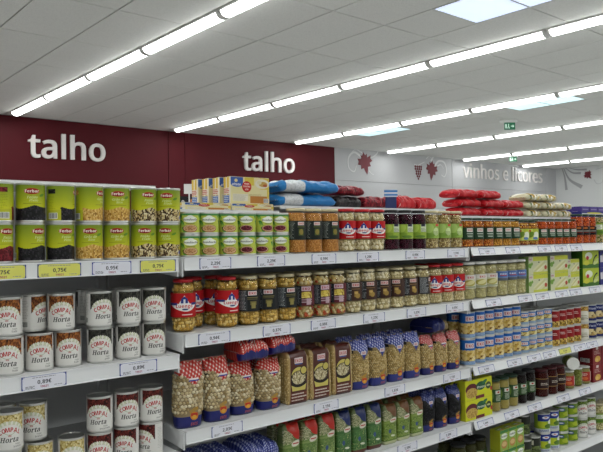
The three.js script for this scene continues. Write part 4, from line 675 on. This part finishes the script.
  [[1.27, 0], [1.432, 0], [1.255, 0.074], [1.428, 0.074]].forEach(([x, dy], i) => place(checkLie, 'bean_bag', `${dy ? 'upper' : 'lower'} blue and white checked bag lying flat, ${i % 2 ? 'beside the green and red bags' : 'nearest the shelf end'}`, 'bag', 'blue checked bags lying flat', x, S4 + dy, Z0 - 0.11 - (dy ? 0.01 : 0), [0.03, -0.03, 0.02, -0.02][i]));
  const mk = (film, s, h) => bagProto(0.077, h, 0.056, s, film, { n: 4.5, top: 0.84, flat: 0.5, lean: 0.008 });
  const rt = [mk(FILM.redTop, 101, 0.178), mk(FILM.redTop, 102, 0.178)], nt = [mk(FILM.navyTop, 103, 0.176), mk(FILM.navyTop, 104, 0.176)], bt = [mk(FILM.brownTop, 105, 0.158), mk(FILM.brownTop, 106, 0.158)];
  const put = (ps, xs, d, from, g, y = S4) => xs.forEach((x, i) => { place(ps[i % ps.length], 'rice_bag', `${ORD[i]} green bag with ${d} top, counted from ${from}`, 'bag', g, x, y, Z0 - 0.055, -0.06); place(ps[(i + 1) % ps.length], 'rice_bag', `${ORD[i]} back row green bag with ${d} top, from ${from}`, 'bag', g, x + 0.006, y, Z0 - 0.13, -0.06); });
  put(rt, [1.555, 1.642, 1.732], 'a red', 'the checked lying bags', 'green bags with red tops');
  put(nt, [1.82, 1.906, 1.994], 'a navy', 'the red-topped bags', 'green bags with navy tops');
  put(bt, [2.086, 2.17, 2.257], 'a brown', 'the navy-topped bags', 'green bags with brown tops');
  const dkb = [1, 2, 3].map(s => bagProto(0.081, 0.172, 0.06, 110 + s, FILM.dark, { beans: { r: 0.004, cols: coal, inside: inWin(0.2, 0.72) } }));
  [2.34, 2.436, 2.532].forEach((x, i) => { place(dkb[i], 'bean_bag', `${ORD[i]} navy bag of black beans, from the brown-topped bags`, 'bag', 'navy bags of black beans', x, S4, Z0 - 0.06, -0.1); });
  [2.36, 2.45].forEach((x, i) => place(dkb[i + 1], 'bean_bag', `${ORD[i]} navy bag of black beans in the second row, from brown-topped bags`, 'bag', 'navy bags of black beans', x, S4, Z0 - 0.145, -0.1));
}
// ---- bags lying on the top plates
{
  const Pm = (L, W, H, s, f) => pillowProto(L, W, H, s, FILM[f]);
  const blue = [Pm(0.31, 0.16, 0.054, 201, 'blueWhite'), Pm(0.31, 0.16, 0.054, 202, 'blueWhite')];
  place(blue[0], 'rice_bag', 'lower blue and white bag lying next to the toast cartons', 'bag', 'blue and white bags', 1.745, 1.671, -2.12, 0.02);
  place(blue[1], 'rice_bag', 'upper blue and white bag lying on another one', 'bag', 'blue and white bags', 1.757, 1.7265, -2.115, -0.04);
  place(blue[0], 'rice_bag', 'blue bag in the back row behind the white and blue pair', 'bag', 'blue and white bags', 1.75, 1.671, -2.3, 0);
  place(blue[1], 'rice_bag', 'blue bag on top in the back row, behind the pair', 'bag', 'blue and white bags', 1.74, 1.7265, -2.305, 0);
  const dr = [Pm(0.165, 0.13, 0.056, 203, 'darkRed'), Pm(0.165, 0.13, 0.046, 204, 'darkRed')], bl = Pm(0.155, 0.13, 0.052, 205, 'black');
  place(bl, 'bean_bag', 'shiny bag of black beans lying beside the blue bags', 'bag', null, 2.005, 1.671, -2.14, 0);
  place(dr[1], 'bean_bag', 'dark red bean bag lying on the black bean bag', 'bag', 'dark red bean bags', 2.03, 1.7255, -2.15, 0.0);
  place(dr[0], 'bean_bag', 'dark red bean bag lying beside the small blue sign', 'bag', 'dark red bean bags', 2.18, 1.671, -2.13, -0.03);
  const rd = [Pm(0.14, 0.13, 0.066, 206, 'red'), Pm(0.13, 0.13, 0.06, 207, 'red'), Pm(0.18, 0.12, 0.045, 208, 'red'), Pm(0.18, 0.12, 0.045, 209, 'red')];
  place(rd[0], 'pasta_bag', 'shiny red bag lying right behind the small blue sign', 'bag', 'shiny red bags', 2.365, 1.671, -2.13, 0.03);
  place(rd[1], 'pasta_bag', 'shiny red bag lying at the end of the middle unit', 'bag', 'shiny red bags', 2.51, 1.671, -2.125, -0.03);
  const tiers = ['bottom', 'middle', 'top'];
  for (let t = 0; t < 3; t++) for (let i = 0; i < 3; i++) {
    if (t === 2 && i === 2) continue;
    const o = place(rd[2 + (i + t) % 2], 'pasta_bag', `${ORD[i]} ${tiers[t]} layer shiny red bag on the far unit, from the unit joint`, 'bag', 'pile of shiny red bags', 2.828 + i * 0.2 + (t % 2) * 0.014 - t * 0.004, 1.643 + t * 0.0465, -2.11 - 0.004 * t + (i % 2) * 0.006, (R() - 0.5) * 0.06);
  }
  const gd = [Pm(0.155, 0.12, 0.044, 210, 'gold'), Pm(0.155, 0.12, 0.044, 211, 'gold')];
  for (let t = 0; t < 3; t++) for (let i = 0; i < 3; i++) { if (t === 2 && i === 2) continue; place(gd[(i + t) % 2], 'pasta_bag', `${ORD[i]} ${tiers[t]} layer gold and white bag, counted from the red bags`, 'bag', 'pile of gold and white bags', 3.428 + i * 0.17 - t * 0.003, 1.643 + t * 0.0455, -2.11, (R() - 0.5) * 0.05); }
}
// ------------------------------------------------------------------ price tags in the rails
{
  const tagTex = (price, yellow) => printMat(canvasTexture(256, 88, (g, w, h) => {
    fill(g, yellow ? '#d8d66a' : '#dcdce6', 0, 0, w, h); g.strokeStyle = '#4a58a0'; g.lineWidth = 5; g.strokeRect(3, 3, w - 6, h - 6);
    for (const [x, y] of [[0, 0], [w - 18, 0], [0, h - 16], [w - 18, h - 16]]) fill(g, '#3b4890', x, y, 18, 16); fill(g, yellow ? '#d8d66a' : '#dcdce6', 8, 8, w - 16, h - 16);
    scribble(g, 60, 13, 140, '#8a8a94', 1, 8, 4); text(g, price, w / 2, 42, 'bold 32px sans-serif', '#3a3a42'); scribble(g, 22, 62, 44, '#5c5c66', 3, 6, 3); text(g, '19021', w / 2, 70, 'bold 18px sans-serif', '#a05068'); scribble(g, 184, 68, 50, '#8a8a94', 1, 8, 4);
  }), 0.5);
  const cache = new Map(), get = (p, y) => { const k = p + (y ? 'y' : ''); if (!cache.has(k)) cache.set(k, tagTex(p, y)); return cache.get(k); };
  const geo = rbox(0.124, 0.041, 0.0012, 0.0004);
  const tag = (bay, y, x, price, under, yellow) => {
    const b = BAYS[bay], t = proto(), m = new THREE.Mesh(geo, get(price, yellow)); m.castShadow = m.receiveShadow = true;
    const o = m; o.name = numbered('price_tag'); o.userData = { label: `${yellow ? 'yellow' : 'white'} price tag reading ${price} under the ${under}`, category: 'price tag', group: 'price tags in the shelf rails' };
    const c = b.rail / 2 + 0.001; o.rotation.x = -b.tilt; o.position.set(x, y - c * Math.cos(b.tilt) , Z0 + 0.0036 + c * Math.sin(b.tilt)); if (b.tilt) o.scale.y = 0.82; scene.add(o);
  };
  const T = [
    [0, B1, [[0.536, '0,75€', 'red kidney bean cans', 1], [0.69, '0,75€', 'lime cans of black beans', 1], [0.846, '0,95€', 'lime cans of chickpeas'], [0.998, '0,75€', 'lime cans of black-eyed beans', 1]]],
    [0, B2, [[0.645, '0,89€', 'white cans of brown beans'], [0.929, '0,89€', 'white cans of black beans']]],
    [1, S1, [[1.209, '2,29€', 'small green cans of pale beans'], [1.442, '2,29€', 'small green cans of red beans'], [1.693, '0,99€', 'lentil jars'], [1.93, '1,29€', 'top shelf red-labelled jars'], [2.218, '0,99€', 'purple bean jars'], [2.5, '1,99€', 'speckled bean jars']]],
    [1, S2, [[1.202, '0,94€', 'red-labelled chickpea jars'], [1.463, '0,87€', 'black-labelled chickpea jars'], [1.685, '0,88€', 'mixed pulse jars'], [1.96, '1,27€', 'large white bean jars'], [2.22, '1,07€', 'small white bean jars'], [2.484, '0,95€', 'second shelf red-labelled jars']]],
    [1, S3, [[1.248, '2,03€', 'large red checked bags'], [1.694, '2,15€', 'brown bowl bags'], [2.076, '1,82€', 'blue checked bags'], [2.456, '1,15€', 'small red checked bags']]],
    [1, S4, [[2.148, '1,59€', 'brown-topped green bags'], [2.423, '1,89€', 'navy black bean bags'], [1.7, '1,49€', 'red-topped green bags']]],
    [2, S1, [[2.73, '1,09€', 'orange vegetable jars'], [2.95, '1,09€', 'amber vegetable jars'], [3.245, '1,39€', 'yellow-labelled jars'], [3.412, '1,09€', 'orange strip jars near the yellow labels'], [3.575, '1,09€', 'orange strip jars near the sauce jars']]],
    [2, S2, [[2.777, '1,39€', 'cream-labelled jars'], [3.054, '1,49€', 'blue-labelled pale jars'], [3.216, '1,49€', 'first pale green cartons'], [3.408, '1,49€', 'middle pale green cartons'], [3.56, '1,39€', 'pushed back pale green cartons'], [3.777, '1,19€', 'lime and dark green cartons']]],
    [2, S3, [[2.71, '0,79€', 'tall blue cans near the joint'], [2.946, '0,79€', 'tall blue cans near the short ones'], [3.126, '0,59€', 'first short blue cans'], [3.275, '0,59€', 'last short blue cans'], [3.433, '0,75€', 'dark red cans', 1], [3.594, '0,99€', 'last dark red cans'], [3.733, '0,99€', 'cream cans']]],
    [2, S4, [[2.695, '1,49€', 'bright yellow cartons'], [2.914, '1,29€', 'slim pale jars'], [3.122, '1,29€', 'black olive jars'], [3.405, '1,99€', 'dark red preserve jars'], [3.641, '1,19€', 'short white-lidded jars']]],
  ];
  for (const [bay, y, list] of T) for (const [x, p, u, yl] of list) tag(bay, y, x, p, u, yl);
}
// ------------------------------------------------------------------ small signs on the top plates
{
  const card = thing('price_sign', 'small blue and white card sign standing among red bags', 'sign', null, 2.237, 1.671, -2.05, -0.6);
  part('post', box(0.05, 0.052, 0.006, 0, 0.026, 0), std(0x232f63, 0.5), card, 'navy lower card');
  part('card', box(0.06, 0.034, 0.006, 0, 0.069, 0), printMat(canvasTexture(128, 64, (g, w, h) => { fill(g, '#d3d9e2', 0, 0, w, h); fill(g, '#3c7fc4', 0, 8, w, 16); fill(g, '#3c7fc4', 0, 40, w, 14); })), card, 'striped blue and white card');
  const wt = thing('price_sign', 'small blank white card behind the toast cartons', 'sign', null, 1.398, 1.65, -2.385, -0.5);
  part('foot', box(0.03, 0.004, 0.03, 0, 0.002, 0), M.rail, wt); part('post', box(0.006, 0.09, 0.004, 0, 0.046, 0), M.rail, wt); part('card', box(0.05, 0.04, 0.002, 0.004, 0.1, 0.003), std(0xe2e2e4, 0.5), wt);
}
// ------------------------------------------------------------------ lettering and stickers on the walls
const fontR = await new FontLoader().loadAsync('fonts/droid/droid_sans_regular.typeface.json');
const wallTurn = -Math.atan(0.02);
function lettering(name, label, s, font, x, y, width, height, depth, heavy) {
  const o = thing(name, label, 'sign', null, x, y, WALL_Z(x) + 0.006, wallTurn), size = 1; let pen = 0; const made = [];
  for (const ch of s) {
    const ha = font.data.glyphs[ch].ha / font.data.resolution;
    if (ch !== ' ') { const g = new THREE.ExtrudeGeometry(font.generateShapes(ch, size), { depth, bevelEnabled: true, bevelSize: heavy, bevelThickness: 0.004, bevelSegments: 1, curveSegments: 6 }); g.translate(pen, 0, 0); made.push(g); }
    pen += ha;
  }
  let x0 = 1e9, x1 = -1e9, y1 = -1e9; for (const g of made) { g.computeBoundingBox(); x0 = Math.min(x0, g.boundingBox.min.x); x1 = Math.max(x1, g.boundingBox.max.x); y1 = Math.max(y1, g.boundingBox.max.y); }
  for (const g of made) { g.translate(-x0, 0, 0); g.scale(width / (x1 - x0), height / y1, 1); g.computeVertexNormals(); part('letter', g, M.letter, o); }
  return o;
}
lettering('wall_lettering', 'raised white lettering talho beside the tall wall joint, above lime cans', 'talho', fontR, 3.048, EYE + 1.163, 1.11, 0.35, 0.035, 0.022);
lettering('wall_lettering', 'raised white lettering talho next to the grey wall, above blue bags', 'talho', fontR, 6.617, EYE + 1.165, 1.127, 0.35, 0.035, 0.022);
lettering('wall_lettering', 'raised pale lettering vinhos e licores on the grey wall', 'vinhos e licores', fontR, 12.655, EYE + 1.304, 3.25, 0.345, 0.022, 0.006);
function leafShape(s) {
  const half = [[0, 0.55], [0.1, 0.36], [0.22, 0.42], [0.2, 0.24], [0.46, 0.3], [0.4, 0.16], [0.5, 0.02], [0.3, -0.04], [0.34, -0.22], [0.14, -0.2], [0.1, -0.36], [0, -0.55]];
  const sh = new THREE.Shape(); half.forEach(([x, y], i) => i ? sh.lineTo(x * s, y * s) : sh.moveTo(x * s, y * s)); for (let i = half.length - 2; i > 0; i--) sh.lineTo(-half[i][0] * s * 0.95, half[i][1] * s * 1.03); return sh;
}
function ribbon(pts, w0, w1, depth = 0.004) {
  const c = new THREE.CatmullRomCurve3(pts.map(p => new THREE.Vector3(p[0], p[1], 0))), n = 24, L = [], Rr = [];
  for (let i = 0; i <= n; i++) { const p = c.getPoint(i / n), t = c.getTangent(i / n), w = (w0 + (w1 - w0) * i / n) / 2; L.push([p.x - t.y * w, p.y + t.x * w]); Rr.push([p.x + t.y * w, p.y - t.x * w]); }
  const s = new THREE.Shape(); L.forEach((p, i) => i ? s.lineTo(...p) : s.moveTo(...p)); Rr.reverse().forEach(p => s.lineTo(...p)); return new THREE.ExtrudeGeometry(s, { depth, bevelEnabled: false });
}
const flat = (s, d = 0.005) => new THREE.ExtrudeGeometry(s, { depth: d, bevelEnabled: false });
{
  const a = thing('vine_sticker', 'wine red leaf sticker with pale curls beside the maroon wall', 'sticker', 'vine stickers', 9.56, EYE + 1.45, WALL_Z(9.56) + 0.002, wallTurn);
  part('leaf', flat(leafShape(0.42)).rotateZ(0.25), M.leaf, a);
  for (const [p, w0, w1] of [[[[-0.1, 0.12], [-0.3, 0.2], [-0.45, 0.08], [-0.44, -0.12], [-0.3, -0.18], [-0.24, -0.06]], 0.045, 0.02], [[[-0.08, 0.2], [-0.25, 0.26], [-0.36, 0.2]], 0.02, 0.008], [[[-0.1, 0.22], [0.0, 0.13], [0.16, 0.12], [0.32, 0.2], [0.4, 0.3]], 0.03, 0.02], [[[0.1, -0.14], [0.18, -0.2], [0.24, -0.22]], 0.02, 0.01], [[[-0.36, 0.3], [-0.28, 0.27], [-0.2, 0.31]], 0.02, 0.008]]) part('curl', ribbon(p, w0, w1), M.vine, a);
  const b = thing('vine_sticker', 'wine red leaf sticker with one pale curl beside the grapes', 'sticker', 'vine stickers', 11.58, EYE + 1.41, WALL_Z(11.58) + 0.002, wallTurn);
  part('leaf', flat(leafShape(0.4)).rotateZ(-0.1), M.leaf, b);
  for (const [p, w0, w1] of [[[[0.08, 0.08], [0.24, 0.22], [0.42, 0.2], [0.5, 0.02], [0.42, -0.12], [0.32, -0.08]], 0.05, 0.02], [[[0.18, 0.1], [0.3, 0.14], [0.4, 0.06]], 0.03, 0.01], [[[-0.02, 0.2], [0.06, 0.3], [0.1, 0.34]], 0.05, 0.02], [[[-0.18, 0.24], [-0.08, 0.3], [0.0, 0.27]], 0.02, 0.01]]) part('curl', ribbon(p, w0, w1), M.vine, b);
  const g = thing('grape_sticker', 'wine red grape bunch sticker with a pale stalk', 'sticker', 'vine stickers', 11.145, EYE + 1.38, WALL_Z(11.14) + 0.002, wallTurn);
  for (let r = 0; r < 6; r++) for (let i = 0; i < Math.max(1, 4 - Math.floor(r * 0.65)); i++) { const n = Math.max(1, 4 - Math.floor(r * 0.65)); part('grape', new THREE.SphereGeometry(0.026, 8, 6).scale(1, 1, 0.2), M.leaf, g).position.set((i - (n - 1) / 2) * 0.062, 0.09 - r * 0.052, 0.003); }
  part('stalk', ribbon([[-0.14, 0.13], [0, 0.12], [0.1, 0.16], [0.2, 0.2]], 0.025, 0.012), M.vine, g);
  const e = thing('vine_sticker', 'small wine red leaf sticker on the white end wall', 'sticker', 'vine stickers', END_X - 0.006, EYE + 1.475, -8.42, -Math.PI / 2);
  part('leaf', flat(leafShape(0.24)).rotateZ(0.7), M.leaf, e);
  const f = thing('plume_sticker', 'grey feathered plume sticker fanning over the white end wall', 'sticker', null, END_X - 0.006, EYE + 1.7, -9.12, -Math.PI / 2);
  const dz = z => z + 9.12;
  for (const [p, w0, w1] of [[[[-0.02, 0.05], [0.06, -0.2], [0.11, -0.57]], 0.01, 0.07], [[[0.02, 0.05], [0.2, -0.3], [0.53, -0.52]], 0.01, 0.1], [[[0.08, 0.02], [0.28, -0.13], [0.51, -0.16]], 0.01, 0.06], [[[0.2, 0.0], [0.4, -0.06], [0.67, -0.08]], 0.01, 0.05], [[[0.25, 0.03], [0.6, 0.02], [0.93, 0.05]], 0.01, 0.04]]) part('plume', ribbon(p, w0, w1), M.vineGrey, f);
  for (const p of [[[0.9, -0.1], [1.1, -0.05], [1.25, 0.03]], [[0.85, -0.35], [0.93, -0.46], [1.05, -0.44], [1.1, -0.34]]]) part('curl', ribbon(p, 0.02, 0.01), M.greyWall, f);
}
// menu strip on the maroon wall and two emergency exit signs on the ceiling
{
  const b = thing('menu_board', 'dark menu strip with an orange food picture on the maroon wall', 'sign', null, 5.55, EYE + 0.59, WALL_Z(5.55) + 0.02, wallTurn);
  part('board', box(1.3, 0.17, 0.025, 0.1, 0, 0), printMat(canvasTexture(512, 68, (g, w, h) => { fill(g, '#1b1a1c', 0, 0, w, h); for (const x of [250, 330]) { oval(g, '#c2672a', x, 34, 24, 22); oval(g, '#d79a4a', x, 26, 18, 8); } text(g, 'e', 176, 34, 'bold 44px sans-serif', '#cfcac6'); })), b);
  const exitTex = canvasTexture(160, 96, (g, w, h) => { fill(g, '#15603f', 0, 0, w, h); fill(g, '#cfe8da', 14, 18, 22, 60); oval(g, '#cfe8da', 62, 24, 9, 9); fill(g, '#cfe8da', 54, 36, 16, 26); fill(g, '#cfe8da', 46, 60, 12, 20); fill(g, '#cfe8da', 66, 60, 12, 20); fill(g, '#cfe8da', 96, 42, 30, 12); g.fillStyle = '#cfe8da'; g.beginPath(); g.moveTo(122, 26); g.lineTo(148, 48); g.lineTo(122, 70); g.fill(); });
  for (const [x, z, label] of [[8.8, -5.68, 'green exit sign under the ceiling beside the cyan panel'], [12.75, -8.15, 'green exit sign under the ceiling near the long lettering']]) {
    const s = thing('exit_sign', label, 'sign', 'ceiling exit signs', x, CEIL, z, -0.75);
    part('housing', rbox(0.26, 0.045, 0.07, 0.006, 0, -0.024, 0), M.lampBody, s);
    part('panel', box(0.16, 0.105, 0.012, 0.02, -0.1, 0), new THREE.MeshStandardMaterial({ color: 0xffffff, map: exitTex, emissive: 0xffffff, emissiveMap: exitTex, emissiveIntensity: 0.35, roughness: 0.4 }), s, 'glowing green running figure panel');
    const l = new THREE.RectAreaLight(0x66d0a0, 0.15, 0.16, 0.1); l.position.set(0.02, -0.1, 0.012); l.rotation.y = Math.PI; l.name = 'sign_light'; s.add(l);
  }
}
scene.traverse(o => { if (o.isMesh) { o.castShadow = true; o.receiveShadow = true; } });
renderer.render(scene, camera);
